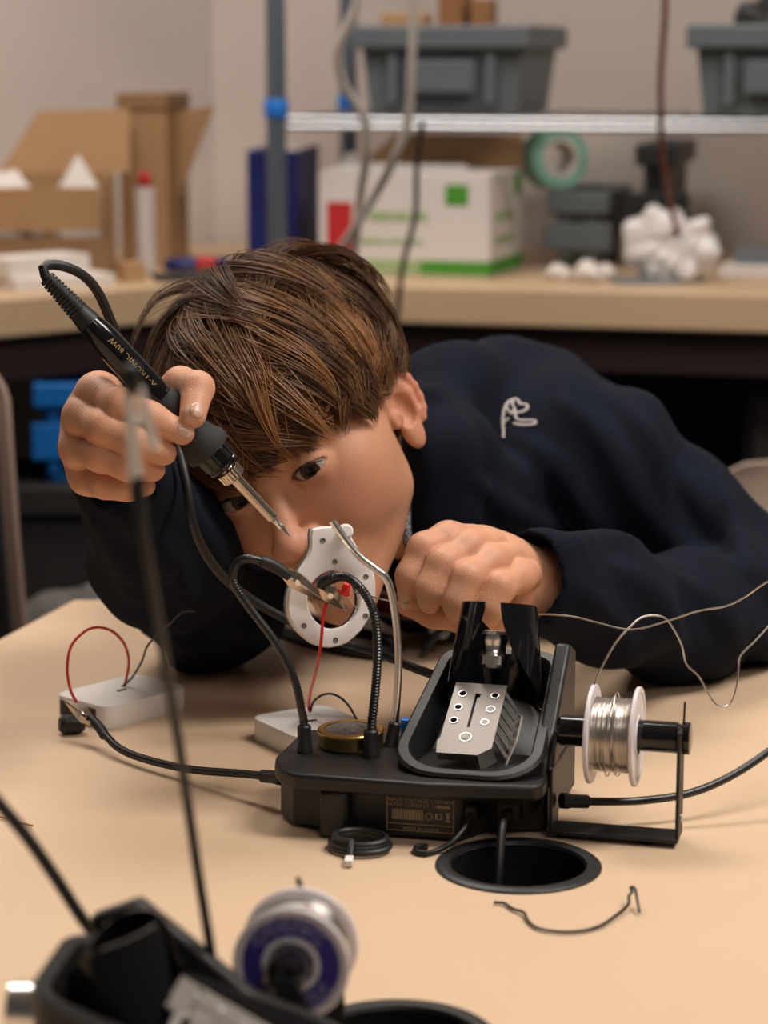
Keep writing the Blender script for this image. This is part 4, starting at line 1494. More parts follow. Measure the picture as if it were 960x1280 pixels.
# white respirator shape and dark clutter between post and carton
crumple('white_pouch', on_back(441, 3.385, COUNTER), (.026, .024, .085), 'paper', 'crumpled white pouch squeezed behind the printed carton', 'pouch', 21, amp=.2)
crumple('black_pouch', on_back(405, 3.33, COUNTER), (.011, .014, .055), 'bin_dark', 'crumpled black pouch between blue binder and carton', 'pouch', 22, amp=.2)

bn = empty('ring_binder', on_back(341, 3.24, COUNTER), math.radians(-6))
MB().box((-.034, 0, 0), (.034, .006, .155)).build('spine', 'navy', bn, smooth=0, bevel=.002)
MB().box((-.034, .006, 0), (-.031, .22, .155)).build('cover', 'navy', bn, smooth=0)
MB().box((.031, .006, 0), (.034, .22, .155)).build('cover', 'navy', bn, smooth=0)
MB().box((-.029, .010, .004), (.029, .215, .150)).build('pages', 'paper', bn, smooth=0)
tag(bn, 'dark blue ring binder standing behind the shelf post', 'binder')

# tissue, crumbs, papers at the far end of the counter
crumple('plastic_bag', on_back(846, 3.04, COUNTER + .0036), (.050, .040, .050), 'bag', 'crumpled translucent white plastic bag on the counter', 'bag', 31, amp=.55)
for k, (a, D, rr, wh) in enumerate(((699, 3.05, .016, 'nearest the carton'), (733, 3.03, .017, 'in the middle'), (759, 3.07, .013, 'next to the plastic bag'))):
    crumple('tissue_scrap', on_back(a, D, COUNTER), (rr, rr, rr * .8), 'paper', 'small crumpled white tissue scrap on the counter, ' + wh, 'tissue', 41 + k, amp=.45, detail=3)


def sheet(pxx, D, z, sx, sy, h, m, label, rz, cat='paper', name='paper_sheet', group=None):
    o = MB().box((-sx / 2, -sy / 2, 0), (sx / 2, sy / 2, h)).build(name, m, smooth=0, bevel=min(h * .2, .001))
    o.location = on_back(pxx, D, z)
    o.rotation_euler = (0, 0, rz)
    return tag(o, label, cat, group)


sheet(1006, 3.14, COUNTER, .20, .15, .014, 'paper', 'white stack of papers at the end of the counter', -.3)
sheet(1010, 3.16, COUNTER + .014, .18, .11, .018, 'grey_shell', 'grey folder lying on the white stack of papers', -.25, 'folder', 'paper_folder')
sheet(806, 3.02, COUNTER, .08, .06, .004, 'grey_shell', 'dark grey card under the crumpled plastic bag edge', .1, 'card', 'flat_card')

# ------------------------------------------------------------------ left counter things
LB = math.atan2(0.69, 0.72)
bx = empty('cardboard_box', on_back(40, 3.05, COUNTER), math.radians(4))
w_, d_, h_ = .20, .15, .128
MB().box((-w_ / 2, 0, 0), (w_ / 2, .003, h_ * .42)).build('front_panel', 'card_in', bx, smooth=0)
MB().box((-w_ / 2, d_ - .003, 0), (w_ / 2, d_, h_)).build('back_panel', 'card', bx, smooth=0)
for x in (-w_ / 2, w_ / 2 - .003):
    MB().box((x, .003, 0), (x + .003, d_ - .003, h_)).build('side_panel', 'card', bx, smooth=0)
MB().box((-w_ / 2, .003, 0), (w_ / 2, d_ - .003, .003)).build('bottom_panel', 'card', bx, smooth=0)
MB().box((-w_ / 2, -.004, .062), (w_ / 2 - .012, -.001, .116)).build('front_flap', 'card', bx, smooth=0)
MB().loft([[(-w_ / 2 + .05, d_, h_), (w_ / 2 + .02, d_, h_), (w_ / 2 + .02, d_ + .003, h_), (-w_ / 2 + .05, d_ + .003, h_)], [(-w_ / 2 + .10, d_ + .03, h_ + .078), (w_ / 2 + .02, d_ + .03, h_ + .082), (w_ / 2 + .02, d_ + .033, h_ + .082), (-w_ / 2 + .10, d_ + .033, h_ + .078)]]).build('back_flap', 'card', bx, smooth=0)
tag(bx, 'open brown cardboard box with raised flaps on the corner counter', 'box')
tb = empty('mailing_box', on_back(183, 3.25, COUNTER), math.radians(-14))
MB().box((-.035, 0, 0), (.031, .09, .222)).build('body', 'card', tb, smooth=0, bevel=.002)
MB().box((-.038, -.003, .208), (.034, .093, .230)).build('lid', 'card_in', tb, smooth=0, bevel=.002)
MB().loft([[(.032, .040, .09), (.034, .040, .09), (.034, .043, .09), (.032, .043, .09)], [(.032, .040, .205), (.082, .050, .213), (.082, .053, .213), (.032, .043, .205)]]).build('side_flap', 'card', tb, smooth=0)
tag(tb, 'tall brown mailing box with one wing flap beside the open box', 'box')
cone = empty('white_tent_card', on_back(104, 3.12, COUNTER + .003), .3)
MB().add([(-.028, 0, .10), (.028, 0, .10), (0, .02, .152), (-.026, .05, .10), (.026, .05, .10)], [(0, 1, 2), (1, 4, 2), (4, 3, 2), (3, 0, 2)]).build('top', 'paper', cone, smooth=0)
MB().box((-.026, .004, 0), (.026, .05, .10)).build('body', 'paper', cone, smooth=0)
tag(cone, 'white folded paper tent sticking out of the open cardboard box', 'paper')
crumple('paper_wad', on_back(12, 3.12, COUNTER + .003), (.045, .05, .075), 'paper', 'rumpled white paper wad filling the open cardboard box', 'paper', 52, amp=.25)
sheet(70, 2.955, COUNTER, .13, .06, .016, 'paper', 'flat white paper stack in front of the open box', .55)
sheet(45, 2.975, COUNTER + .016, .12, .06, .022, 'paper', 'thicker white paper pad on the flat paper stack', .75)
tube_o = empty('test_tube', on_back(183, 3.14, COUNTER))
MB().lathe((0, 0, 0), (0, 0, 1), [(0, .006), (.004, .013), (.112, .013), (.112, .0115), (.004, .0115)], 24).build('glass', 'tube_clear', tube_o, smooth=40)
MB().lathe((0, 0, .1125), (0, 0, 1), [(0, .007), (.002, .0085), (.014, .0085), (.016, .005), (.020, .004)], 24).build('cap', 'red_print', tube_o, smooth=40)
tag(tube_o, 'clear plastic tube with a red cap against the mailing box', 'tube')
pl_o = empty('pliers', on_back(262, 3.185, COUNTER), -.1)
for sgn in (-1, 1):
    MB().tube(spline([(-.055, sgn * .012, .008), (-.03, sgn * .022, .009), (0, sgn * .012, .010), (.018, sgn * .003, .010)], .004), .0075, 10).build('handle', 'navy', pl_o)
    MB().loft([[(.016, sgn * .001, .004), (.016, sgn * .012, .004), (.016, sgn * .012, .014), (.016, sgn * .001, .014)][::sgn], [(.056, sgn * .001, .006), (.056, sgn * .004, .006), (.056, sgn * .004, .011), (.056, sgn * .001, .011)][::sgn]]).build('jaw', 'navy', pl_o, smooth=0)
MB().lathe((-.012, -.020, .012), (.012, -.020, .012), [(0, .008), (.004, .0092), (.020, .0092), (.024, .008)], 16).build('grip_band', 'red_print', pl_o)
tag(pl_o, 'blue handled pliers with a red band lying on the counter', 'pliers')
sheet(231, 3.05, COUNTER, .075, .05, .008, 'grey_panel', 'flat dark tray lying in front of the pliers', .3, 'tray', 'flat_tray')
sheet(164, 3.035, COUNTER, .028, .030, .024, 'wood_pale', 'pale wood block beside the white paper stack', .5, 'wood block', 'wood_block')

# ------------------------------------------------------------------ hanging cables
loose_cable('hanging_cable', px((440, -60, 2.75), (446, 0, 2.76), (424, 60, 2.78), (430, 105, 2.80), (456, 150, 2.82), (459, 190, 2.84), (452, 235, 2.88), (446, 290, 2.93), (440, 345, 2.97)), .0052, 'cable_white', 'kinked white cable hanging down to the counter, bent twice', 'cable', group='hanging cables')
loose_cable('hanging_cable', px((514, -60, 2.75), (517, 0, 2.76), (514, 90, 2.78), (510, 150, 2.80), (494, 195, 2.82), (474, 235, 2.86), (440, 290, 2.9), (418, 322, 2.93)), .0050, 'cable_white', 'white cable hanging straight then slanting past the printed carton', 'cable', group='hanging cables')
loose_cable('hanging_wire', px((528, 150, 2.86), (521, 210, 2.87), (519, 270, 2.88), (504, 330, 2.9), (496, 400, 2.92), (494, 440, 2.94)), .0034, 'blackwire', 'thin black wire hanging in front of the printed carton', 'wire', group='hanging cables')
loose_cable('hanging_wire', px((833, -60, 2.8), (831, 20, 2.82), (826, 100, 2.85), (828, 190, 2.9), (838, 250, 2.97), (848, 300, 3.03)), .0036, 'cable_red', 'thin dull red wire hanging past the shelf to the counter', 'wire', group='hanging cables')

# ------------------------------------------------------------------ chairs and things on the floor


def shell_chair(loc, rz, m_shell, m_pad, label, seat_h=0.44, back_h=0.80, w=0.44):
    r = empty('shell_chair', loc, rz)
    # back shell: curved rounded panel with thickness
    n_u, n_v = 20, 28
    rows_f, rows_b = [], []
    for j in range(n_v + 1):
        v = j / n_v
        z = seat_h - .02 + (back_h - seat_h + .02) * v
        half = w / 2 * (1 - .10 * v) * (math.sqrt(max(0.0, 1 - max(0, (v - .80) / .2) ** 2 * .55)))
        rf_, rb_ = [], []
        for i in range(n_u + 1):
            u_ = -1 + 2 * i / n_u
            y = .20 + .06 * v - .05 * u_ * u_ - .02 * math.sin(v * 3.1)
            rf_.append((u_ * half, y, z))
            rb_.append((u_ * half, y + .014, z))
        rows_f.append(rf_)
        rows_b.append(rb_)

    def sheet_mesh(fr_, bk):
        W = n_u + 1
        V = [p for q_ in fr_ for p in q_] + [p for q_ in bk for p in q_]
        N = (n_v + 1) * W
        F = []
        for j in range(n_v):
            for i in range(n_u):
                a_, b_, c_, e_ = j * W + i, j * W + i + 1, (j + 1) * W + i + 1, (j + 1) * W + i
                F += [(a_, b_, c_, e_), (N + e_, N + c_, N + b_, N + a_)]
        for j in range(n_v):
            F += [(j * W, (j + 1) * W, N + (j + 1) * W, N + j * W), (j * W + n_u, N + j * W + n_u, N + (j + 1) * W + n_u, (j + 1) * W + n_u)]
        for i in range(n_u):
            F += [(i, N + i, N + i + 1, i + 1), (n_v * W + i, n_v * W + i + 1, N + n_v * W + i + 1, N + n_v * W + i)]
        return MB().add(V, F)
    sheet_mesh(rows_f, rows_b).build('backrest', m_shell, r, smooth=50, bevel=.004)
    if m_pad:
        sc_ = [[(x * .93, y - .012, seat_h + .03 + (z - seat_h) * .93) for x, y, z in q_] for q_ in rows_f]
        sd_ = [[(x, y + .011, z) for x, y, z in q_] for q_ in sc_]
        sheet_mesh(sc_, sd_).build('back_pad', m_pad, r, smooth=50, bevel=.003)
    MB().prism(rounded(0, 0, w / 2, .21, .06, 6), seat_h - .02, seat_h).build('seat', m_shell, r, smooth=30, bevel=.006)
    if m_pad:
        MB().prism(rounded(0, 0, w / 2 - .02, .19, .05, 6), seat_h, seat_h + .025).build('seat_pad', m_pad, r, smooth=30, bevel=.008)
    for sx in (-1, 1):
        for sy in (-1, 1):
            MB().tube([(sx * .15, sy * .14, seat_h - .02), (sx * .20, sy * .20, 0)], .011, 12).build('leg', 'chrome', r)
    return tag(r, label, 'chair')


shell_chair((XD(1098, 2.30, .8), 2.24, 0), math.radians(-8), 'beige', None, 'beige plastic shell chair behind the boy', back_h=0.755)
shell_chair((-0.535, 2.06, 0), math.radians(3), 'taupe', 'dark_panel', 'taupe shell chair with black padding beside the table corner', back_h=0.91, seat_h=.60, w=.42)
stack_bin('plastic_crate', (XD(80, 2.80, .7), 2.86, 0.665), math.radians(5), 0.066, 0.12, 0.118, 'blue', 'bright blue plastic crate standing under the counter')
ln = empty('shade_cabinet', (XD(60, 2.85, .4), 2.84, 0))  # added black body: darkens the shaded space under the counter, holds the crate
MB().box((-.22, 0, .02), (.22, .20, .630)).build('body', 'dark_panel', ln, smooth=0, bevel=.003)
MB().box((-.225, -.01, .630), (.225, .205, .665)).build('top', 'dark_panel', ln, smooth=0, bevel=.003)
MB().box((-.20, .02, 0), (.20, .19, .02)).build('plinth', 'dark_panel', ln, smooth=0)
tag(ln, 'low black cabinet added for the counter shade, carrying the blue crate', 'cabinet')
crumple('grey_cushion', (XD(85, 2.42, .55), 2.44, .30), (.13, .10, .19), 'grey_cloth', 'grey cloth bag slumped on the stool behind the table', 'bag', 61, amp=.12)
sl_ = empty('low_stool', (XD(85, 2.42, .55), 2.44, 0))
MB().prism(rounded(0, 0, .16, .13, .04), .27, .30).build('seat', 'dark_panel', sl_, smooth=30)
for sx in (-1, 1):
    for sy in (-1, 1):
        MB().cyl((sx * .12, sy * .10, 0), (sx * .12, sy * .10, .27), .012).build('leg', 'dark_panel', sl_)
tag(sl_, 'low black stool carrying the grey cloth bag', 'stool')


# ================================================================== THE BOY
HM = np.array([[0.84416536, -0.20790565, -0.49412558], [-0.32163672, -0.93382809, -0.15657242], [0.42887606, -0.29110194, 0.85517541]])  # columns: his left, forward, up
HT = np.array([-0.05507643, 1.55, 0.92604884])
HK = 0.9486


def hw(p):
    return (np.asarray(p) * HK) @ HM.T + HT


def hl(w):
    return (np.asarray(w) - HT) @ HM / HK


# ---- head
H = Field((-0.100, -0.135, -0.175), (0.100, 0.120, 0.120), 0.00125)
H.ellipsoid((0, -0.012, 0.035), (0.071, 0.090, 0.076))
H.ellipsoid((0, 0.018, -0.028), (0.0495, 0.062, 0.078), 0.02)
H.ellipsoid((0, 0.036, 0.034), (0.054, 0.040, 0.044), 0.02)
for s in (-1, 1):
    H.capsule((s * 0.037, 0.003, -0.057), (0, 0.062, -0.091), 0.0165, 0.017, 0.022)
    H.ellipsoid((s * 0.029, 0.050, -0.034), (0.0235, 0.025, 0.028), 0.02)
    H.ellipsoid((s * 0.043, 0.040, -0.014), (0.017, 0.022, 0.016), 0.025)
    H.ellipsoid((s * 0.043, 0.018, -0.020), (0.017, 0.032, 0.036), 0.025)
H.ellipsoid((0, 0.073, -0.094), (0.017, 0.014, 0.014), 0.012)
H.ellipsoid((0, 0.062, -0.062), (0.029, 0.023, 0.026), 0.012)
for s in (-1, 1):
    H.ellipsoid((s * 0.030, 0.088, 0.001), (0.018, 0.014, 0.012), 0.010, 'cut')
    H.capsule((s * 0.010, 0.0745, 0.0165), (s * 0.041, 0.064, 0.0175), 0.0065, 0.006, 0.010)
H.capsule((0, 0.0715, 0.008), (0, 0.094, -0.029), 0.0065, 0.0088, 0.010)
H.ellipsoid((0, 0.0985, -0.0345), (0.0108, 0.0105, 0.0098), 0.006)
for s in (-1, 1):
    H.ellipsoid((s * 0.0118, 0.0885, -0.0385), (0.0068, 0.0088, 0.0075), 0.006)
    H.ellipsoid((s * 0.0062, 0.0965, -0.0445), (0.0034, 0.0042, 0.0034), 0.002, 'cut')
H.chain([(-0.021, 0.077, -0.0655), (-0.008, 0.0865, -0.0610), (0, 0.0865, -0.0620), (0.008, 0.0865, -0.0610), (0.021, 0.077, -0.0655)], [0.0025, 0.0048, 0.0046, 0.0048, 0.0025], 0.003, 0.003)
H.chain([(-0.019, 0.077, -0.0665), (0, 0.0850, -0.0710), (0.019, 0.077, -0.0665)], [0.0025, 0.0062, 0.0025], 0.003, 0.003)
H.ellipsoid((0, 0.089, -0.0660), (0.021, 0.012, 0.0011), 0.0018, 'cut')
EYES = {}
for s in (-1, 1):
    c = np.array([s * 0.0295, 0.0672, 0.0008])
    EYES[s] = c
    H.ellipsoid(c, (0.0146, 0.0146, 0.0146), 0.005)

    def almond(x, y, z, c=c, s=s):
        w_, hu, hd = 0.0146, 0.0055, 0.0042
        X = (x - c[0])
        Z = (z - c[2]) - s * X * 0.10
        cu = (w_ * w_ - hu * hu) / (2 * hu)
        cd2 = (w_ * w_ - hd * hd) / (2 * hd)
        d1 = np.sqrt(X * X + (Z + cu) ** 2) - (cu + hu)
        d2 = np.sqrt(X * X + (Z - cd2) ** 2) - (cd2 + hd)
        return np.maximum(np.maximum(d1, d2), (c[1] + 0.004) - y)
    H.put(almond, c - 0.016, c + np.array([0.016, 0.022, 0.016]), 0.0008, 'cut')
for s in (-1, 1):                                  # ears
    a = unit((s * 0.42, -0.90, 0.05))
    b = unit((s * 0.10, -0.20, 0.97))
    b = unit(b - a * (a @ b))
    n_ = np.cross(a, b) * s
    if n_[0] * s < 0:
        n_ = -n_
    rot = np.stack([a, b, n_], 1)
    c = np.array([s * 0.0655, -0.006, -0.016]) + a * 0.012
    H.ellipsoid(c + b * 0.006, (0.0165, 0.0225, 0.0042), 0.004, rot=rot)
    H.ellipsoid(c - b * 0.020 - a * 0.004, (0.0085, 0.0110, 0.0046), 0.006, rot=rot)
    rim = []
    for q in np.linspace(math.radians(205), math.radians(-60), 14):
        rim.append(c + b * 0.005 + a * math.cos(q) * 0.0168 + b * math.sin(q) * 0.0235 + n_ * 0.0022)
    H.chain(rim, [0.0030] * 14, 0.002, 0.002)
    anti = [c + a * 0.004 + b * 0.017 + n_ * .0025, c + a * 0.0085 + b * 0.006 + n_ * .003, c + a * 0.006 - b * 0.008 + n_ * .003, c - a * .001 - b * 0.0135 + n_ * .002]
    H.chain(anti, [0.0022, 0.0026, 0.0026, 0.0022], 0.002, 0.003)
    H.ellipsoid(c - a * 0.0035 + b * 0.000 + n_ * 0.0035, (0.0078, 0.0120, 0.0052), 0.003, 'cut', rot=rot)
    H.ellipsoid(c - a * 0.0100 - b * 0.001 + n_ * 0.0025, (0.0035, 0.0055, 0.003), 0.003, rot=rot)
neck_w = P(560, 655, 1.725)
nk = hl(neck_w)
H.capsule((0, -0.028, -0.045), nk, 0.041, 0.040, 0.018)
hv, hf = H.mesh()


def skin_tint(v, local):
    base = np.array([0.60, 0.30, 0.18])
    c = np.tile(base, (len(v), 1))

    def blend(mask, col):
        m_ = np.clip(mask, 0, 1)[:, None]
        c[:] = c * (1 - m_) + np.asarray(col) * m_

    def blob(p, r):
        return np.exp(-(((local - np.asarray(p)) / np.asarray(r)) ** 2).sum(1))
    for s in (-1, 1):
        blend(0.55 * blob((s * 0.040, 0.062, -0.032), (.022, .03, .020)), (0.60, 0.26, 0.18))
        blend(0.75 * blob((s * 0.083, -0.02, -0.012), (.014, .03, .03)), (0.62, 0.25, 0.17))
        blend(0.35 * blob((s * 0.030, 0.078, -0.006), (.015, .02, .006)), (0.45, 0.22, 0.17))
    blend(0.6 * blob((0, 0.10, -0.036), (.014, .016, .012)), (0.60, 0.26, 0.18))
    blend(0.9 * np.clip(1.6 * blob((0, 0.088, -0.066), (.017, .012, .0062)) - .25, 0, 1), (0.50, 0.18, 0.15))
    return c


head_tint = skin_tint(hv, hv)
head_w = hw(hv)
hf = hf[:, ::-1]                                   # the head frame is mirrored

# ---- right fist round the iron, left fist pinching the solder
NAIL = []
LO = np.array([XD(60, 1.34, .9), 1.30, 0.80])


def hand_field(pts, h, pad=0.02):
    p = np.asarray(pts)
    return Field(p.min(0) - pad, p.max(0) + pad, h)


RF = {
    'index': (px((152, 520, 1.388), (120, 493, 1.366), (150, 507, 1.346), (186, 523, 1.3425), (228, 541, 1.3433)), [.0105, .0098, .0092, .0086, .0072]),
    'middle': (px((156, 545, 1.394), (102, 521, 1.362), (130, 535, 1.343), (168, 552, 1.337), (205, 566, 1.344)), [.0110, .0098, .0092, .0086, .0074]),
    'ring': (px((160, 575, 1.400), (98, 560, 1.366), (126, 568, 1.347), (160, 580, 1.341), (191, 587, 1.350)), [.0110, .0096, .0090, .0084, .0072]),
    'pinky': (px((165, 598, 1.404), (109, 596, 1.374), (132, 603, 1.357), (160, 607, 1.352), (181, 607, 1.360)), [.0105, .0092, .0084, .0076, .0064]),
    'thumb': (px((178, 560, 1.402), (190, 515, 1.392), (226, 480, 1.380), (247, 485, 1.358), (241, 519, 1.3428)), [.0125, .0115, .0102, .0096, .0078]),
}
rw0, rw1 = P(168, 632, 1.415), P(182, 653, 1.452)
allp = [q for v, _ in RF.values() for q in v] + [rw0, rw1]
FR = hand_field(allp, 0.0010, 0.03)
FR.capsule(P(150, 550, 1.394), P(164, 600, 1.408), 0.019, 0.018)
FR.capsule(P(130, 520, 1.384), P(138, 590, 1.392), 0.013, 0.013, 0.012)
FR.capsule(P(164, 600, 1.408), rw0, 0.019, 0.019, 0.012)
FR.capsule(rw0, rw1, 0.019, 0.022, 0.010)
for nm in ('thumb', 'pinky', 'ring', 'middle', 'index'):
    v, r = RF[nm]
    FR.chain(v, [q * (1 if i < 2 else .97) for i, q in enumerate(r)], 0.003 if nm == 'thumb' else 0.008, 0.0006)
FR.chain(px((124, 494, 1.377), (115, 525, 1.379), (113, 560, 1.381), (120, 592, 1.387)), [.0140, .0155, .0155, .0135], 0.01, 0.007)
rv, rfc = FR.mesh()
NAIL.append((RF['thumb'][0][-1] + np.array([-.0005, -.0070, .0020]), (.0050, .004, .0062)))
NAIL.append((RF['index'][0][-1] + np.array([.0018, -.0068, .0012]), (.0046, .004, .0046)))

LF = {
    'index': (px((590, 676, 1.468), (560, 674, 1.452), (530, 686, 1.440), (514, 720, 1.434), (511, 748, 1.438)), [.0105, .0098, .0092, .0086, .0072]),
    'middle': (px((614, 682, 1.462), (586, 684, 1.443), (554, 705, 1.426), (539, 735, 1.421), (537, 752, 1.430)), [.0105, .0096, .0093, .0088, .0078]),
    'ring': (px((636, 698, 1.458), (614, 702, 1.438), (584, 722, 1.419), (572, 750, 1.415), (572, 766, 1.428)), [.0105, .0096, .0094, .0089, .0078]),
    'pinky': (px((658, 718, 1.460), (648, 720, 1.444), (624, 734, 1.422), (611, 757, 1.418), (610, 772, 1.430)), [.0100, .0094, .0090, .0084, .0074]),
    'thumb': (px((650, 748, 1.470), (620, 766, 1.460), (582, 770, 1.450), (543, 765, 1.446), (509, 757, 1.441)), [.0135, .0120, .0104, .0092, .0070]),
}
lw0, lw1 = P(684, 735, 1.488), P(745, 748, 1.525)
allp = [q for v, _ in LF.values() for q in v] + [lw0, lw1]
FL = hand_field(allp, 0.0010, 0.032)
FL.capsule(P(600, 690, 1.472), P(672, 738, 1.486), 0.017, 0.021)
FL.capsule(P(632, 708, 1.466), P(676, 740, 1.486), 0.018, 0.021, 0.012)
FL.capsule(P(640, 750, 1.468), P(680, 742, 1.490), 0.013, 0.018, 0.012)
FL.capsule(lw0, lw1, 0.0240, 0.026, 0.012)
for nm in ('thumb', 'index', 'middle', 'ring', 'pinky'):
    v, r = LF[nm]
    FL.chain(v, [q * (1 if i < 2 else .95) for i, q in enumerate(r)], 0.008, 0.0006)
lv, lfc = FL.mesh()
NAILS = [(RF['thumb'][0], 0, (.35, -1, .25), .0078), (RF['index'][0], 0, (.55, -1, .30), .0072), (LF['index'][0], 0, (-.45, -1, .05), .0072)]
NAIL.append((LF['index'][0][-1] + np.array([-.0020, -.0062, .0005]), (.0042, .004, .0050)))


def hand_tint(v, fingers):
    c = np.tile(np.array([0.63, 0.325, 0.20]), (len(v), 1))
    for vv, r in fingers.values():
        for j in (1, 2):
            m_ = np.exp(-(((v - vv[j]) / .009) ** 2).sum(1))[:, None] * 0.55
            c = c * (1 - m_) + np.array([0.62, 0.24, 0.15]) * m_
    for p_, r in NAIL:
        m_ = np.clip(2.2 * np.exp(-(((v - p_) / np.asarray(r)) ** 2).sum(1)) - .7, 0, 1)[:, None] * .75
        c = c * (1 - m_) + np.array([0.72, 0.46, 0.38]) * m_
    return c


rt, lt = hand_tint(rv, RF), hand_tint(lv, LF)

# ---- limbs and trunk (covered by the clothes)
SHL, ELL = P(722, 592, 1.765), P(968, 744, 1.705)
FML = P(850, 772, 1.605)
SHR, ELR = P(330, 600, 1.77), P(262, 752, 1.632)
FMR = P(205, 690, 1.515)
CH, WA = P(575, 598, 1.80), np.array([0.22, 2.06, 0.66])
HIP = np.array([0.32, 2.13, 0.536])
B = Field((-0.32, 1.40, 0.0), (0.56, 2.30, 1.02), 0.008)
B.capsule(CH, WA, 0.075, 0.105)
B.capsule(WA, HIP, 0.105, 0.088, 0.03)
B.capsule(SHR, SHL, 0.05, 0.05, 0.04)
B.capsule(SHL, ELL, 0.048, 0.036, 0.02)
B.chain([ELL, FML, P(700, 740, 1.495)], [0.036, 0.032, 0.024], 0.02, 0.01)
B.capsule(SHR, ELR, 0.046, 0.034, 0.02)
B.chain([ELR, FMR, rw1], [0.034, 0.032, 0.024], 0.02, 0.01)
B.capsule(CH, neck_w, 0.05, 0.044, 0.03)
KN = [np.array([0.15, 1.70, 0.545]), np.array([0.39, 1.68, 0.545])]
for k, kx in enumerate(KN):
    B.capsule(HIP + np.array([(-.07, .07)[k], -.02, 0]), kx, 0.066, 0.048, 0.02)
    B.capsule(kx, np.array([kx[0], kx[1] + .04, 0.09]), 0.048, 0.034, 0.02)
    B.capsule(np.array([kx[0], kx[1] + .05, 0.050]), np.array([kx[0], kx[1] - .11, 0.036]), 0.036, 0.030, 0.02)
B.put(lambda x, y, z: np.maximum(np.maximum(z - (TABLE + 0.010), (TABLE - 0.045) - z), y - 1.868) + 0 * x, (-0.32, 1.40, 0.66), (0.56, 1.92, 0.80), 0.004, 'cut', 0.0)
bv, bf = B.mesh()
bt = np.tile(np.array([0.60, 0.345, 0.235]), (len(bv), 1))

V, F, C_ = [], [], []
n0 = 0
for v, f, t in ((head_w, hf, head_tint), (rv, rfc, rt), (lv, lfc, lt), (bv, bf, bt)):
    V.append(v)
    F.append(f + n0)
    C_.append(t)
    n0 += len(v)
PO = np.array([0.22, 1.95, 0.0])
person = mesh_np('person', np.vstack(V) - PO, np.vstack(F), 'skin', tint=np.vstack(C_))
person.location = PO
sm = person.modifiers.new('smooth', 'SMOOTH')
sm.factor = 0.5
sm.iterations = 1
tag(person, 'boy in a navy hoodie bending over the table, holding iron and solder', 'person')


def worn(name, v, f, m, parent=person, tint=None):
    """mesh given in world space, as a child of the boy"""
    return mesh_np(name, np.asarray(v) - PO, f, m, parent, tint)


# ---- eyes
gaze = P(372, 690, 1.36)
for s in (-1, 1):
    c = hw(EYES[s])
    me = bpy.data.meshes.new('eye')
    bm = bmesh.new()
    bmesh.ops.create_uvsphere(bm, u_segments=40, v_segments=24, radius=0.0128 * HK)
    for f in bm.faces:
        f.smooth = True
    bm.to_mesh(me)
    bm.free()
    me.materials.append(M['eye'])
    o = bpy.data.objects.new('eye', me)
    COL.objects.link(o)
    o.parent = person
    o.location = c - PO
    o.rotation_euler = Vector(gaze - c).to_track_quat('Z', 'Y').to_euler()
    # lashes along the upper lid, brow above
    ec = EYES[s]
    lash, lower = [], []
    for q in np.linspace(-0.95, 0.95, 15):
        x = q * 0.0138
        zz_ = ec[2] + 0.0054 * (1 - q * q) + abs(x) * 0 + s * x * 0.10
        yy = ec[1] + math.sqrt(max(1e-8, 0.0148 ** 2 - x * x - (zz_ - ec[2]) ** 2)) + .0004
        lash.append(hw((ec[0] + x, yy, zz_)) - PO)
    MB().tube(lash, [0.0003 + 0.0007 * math.sin(math.pi * i / 14) for i in range(15)], 6).build('eyelashes', 'lash', person)
    br = MB()
    g = random.Random(4)
    bvh_v = None
    for i in range(130):
        q = g.random()
        x = s * (0.009 + 0.036 * q)
        z = 0.0165 + 0.006 * q - 0.007 * q * q + g.uniform(-.0026, .0026) * (1 - .5 * q)
        y = 0.0822 - 0.0085 * q - 0.011 * q * q * q
        p0 = np.array([x, y, z])
        p1 = p0 + np.array([s * .0055, -.0012 - .003 * q, .0014 * (1 - 2 * q)])
        br.tube([hw(p0) - PO, hw((p0 + p1) / 2 + np.array([0, .0006, 0])) - PO, hw(p1) - PO], [.0003, .0003, .00008], 4)
    br.build('eyebrow', 'brow', person)

# ---- fingernails that show
for joints, _, face, rr in NAILS:
    tip_, prev = joints[-1], joints[-2]
    d_ = unit(tip_ - prev)
    n_ = np.asarray(face, float)
    n_ = unit(n_ - d_ * (n_ @ d_))
    s_ = np.cross(d_, n_)
    nb_ = MB()
    rows = []
    for i in range(9):
        v_ = -1 + 2 * i / 8
        half = .0046 * (1 - max(0, abs(v_) - .35) ** 2 * 1.3)
        rows.append([tip_ + d_ * (.0010 + v_ * .0048) + s_ * half * math.sin(u_) * 1.0 + n_ * (rr * (math.cos(u_ * .62) - .04) + .0006 - .0012 * (v_ > .6)) - PO for u_ in np.linspace(-1.1, 1.1, 9)])
    V_ = [p for r_ in rows for p in r_]
    nb_.add(V_, [(i * 9 + j, i * 9 + j + 1, (i + 1) * 9 + j + 1, (i + 1) * 9 + j) for i in range(8) for j in range(8)])
    no = nb_.build('fingernail', 'nail', person, smooth=60)
    so = no.modifiers.new('thickness', 'SOLIDIFY')
    so.thickness = 0.0006

# ---- hair
C0 = np.array([0, -0.013, 0.034])
RAD = np.array([0.0735, 0.0930, 0.0790])
crown = unit((-0.02, -0.42, 0.90))
e_f = unit(np.array([0, 1.0, 0]) - crown * crown[1])
e_l = np.cross(e_f, crown)
e_l = e_l if e_l[0] > 0 else -e_l


def sph(al, ph):
    return (np.cos(al)[..., None] * crown + np.sin(al)[..., None] * (np.cos(ph)[..., None] * e_f + np.sin(ph)[..., None] * e_l))


def scalp(al, ph, h=0.0):
    d = sph(al, ph)
    r = 1.0 / np.sqrt(((d / RAD) ** 2).sum(-1))
    return C0 + d * (r + h)[..., None]


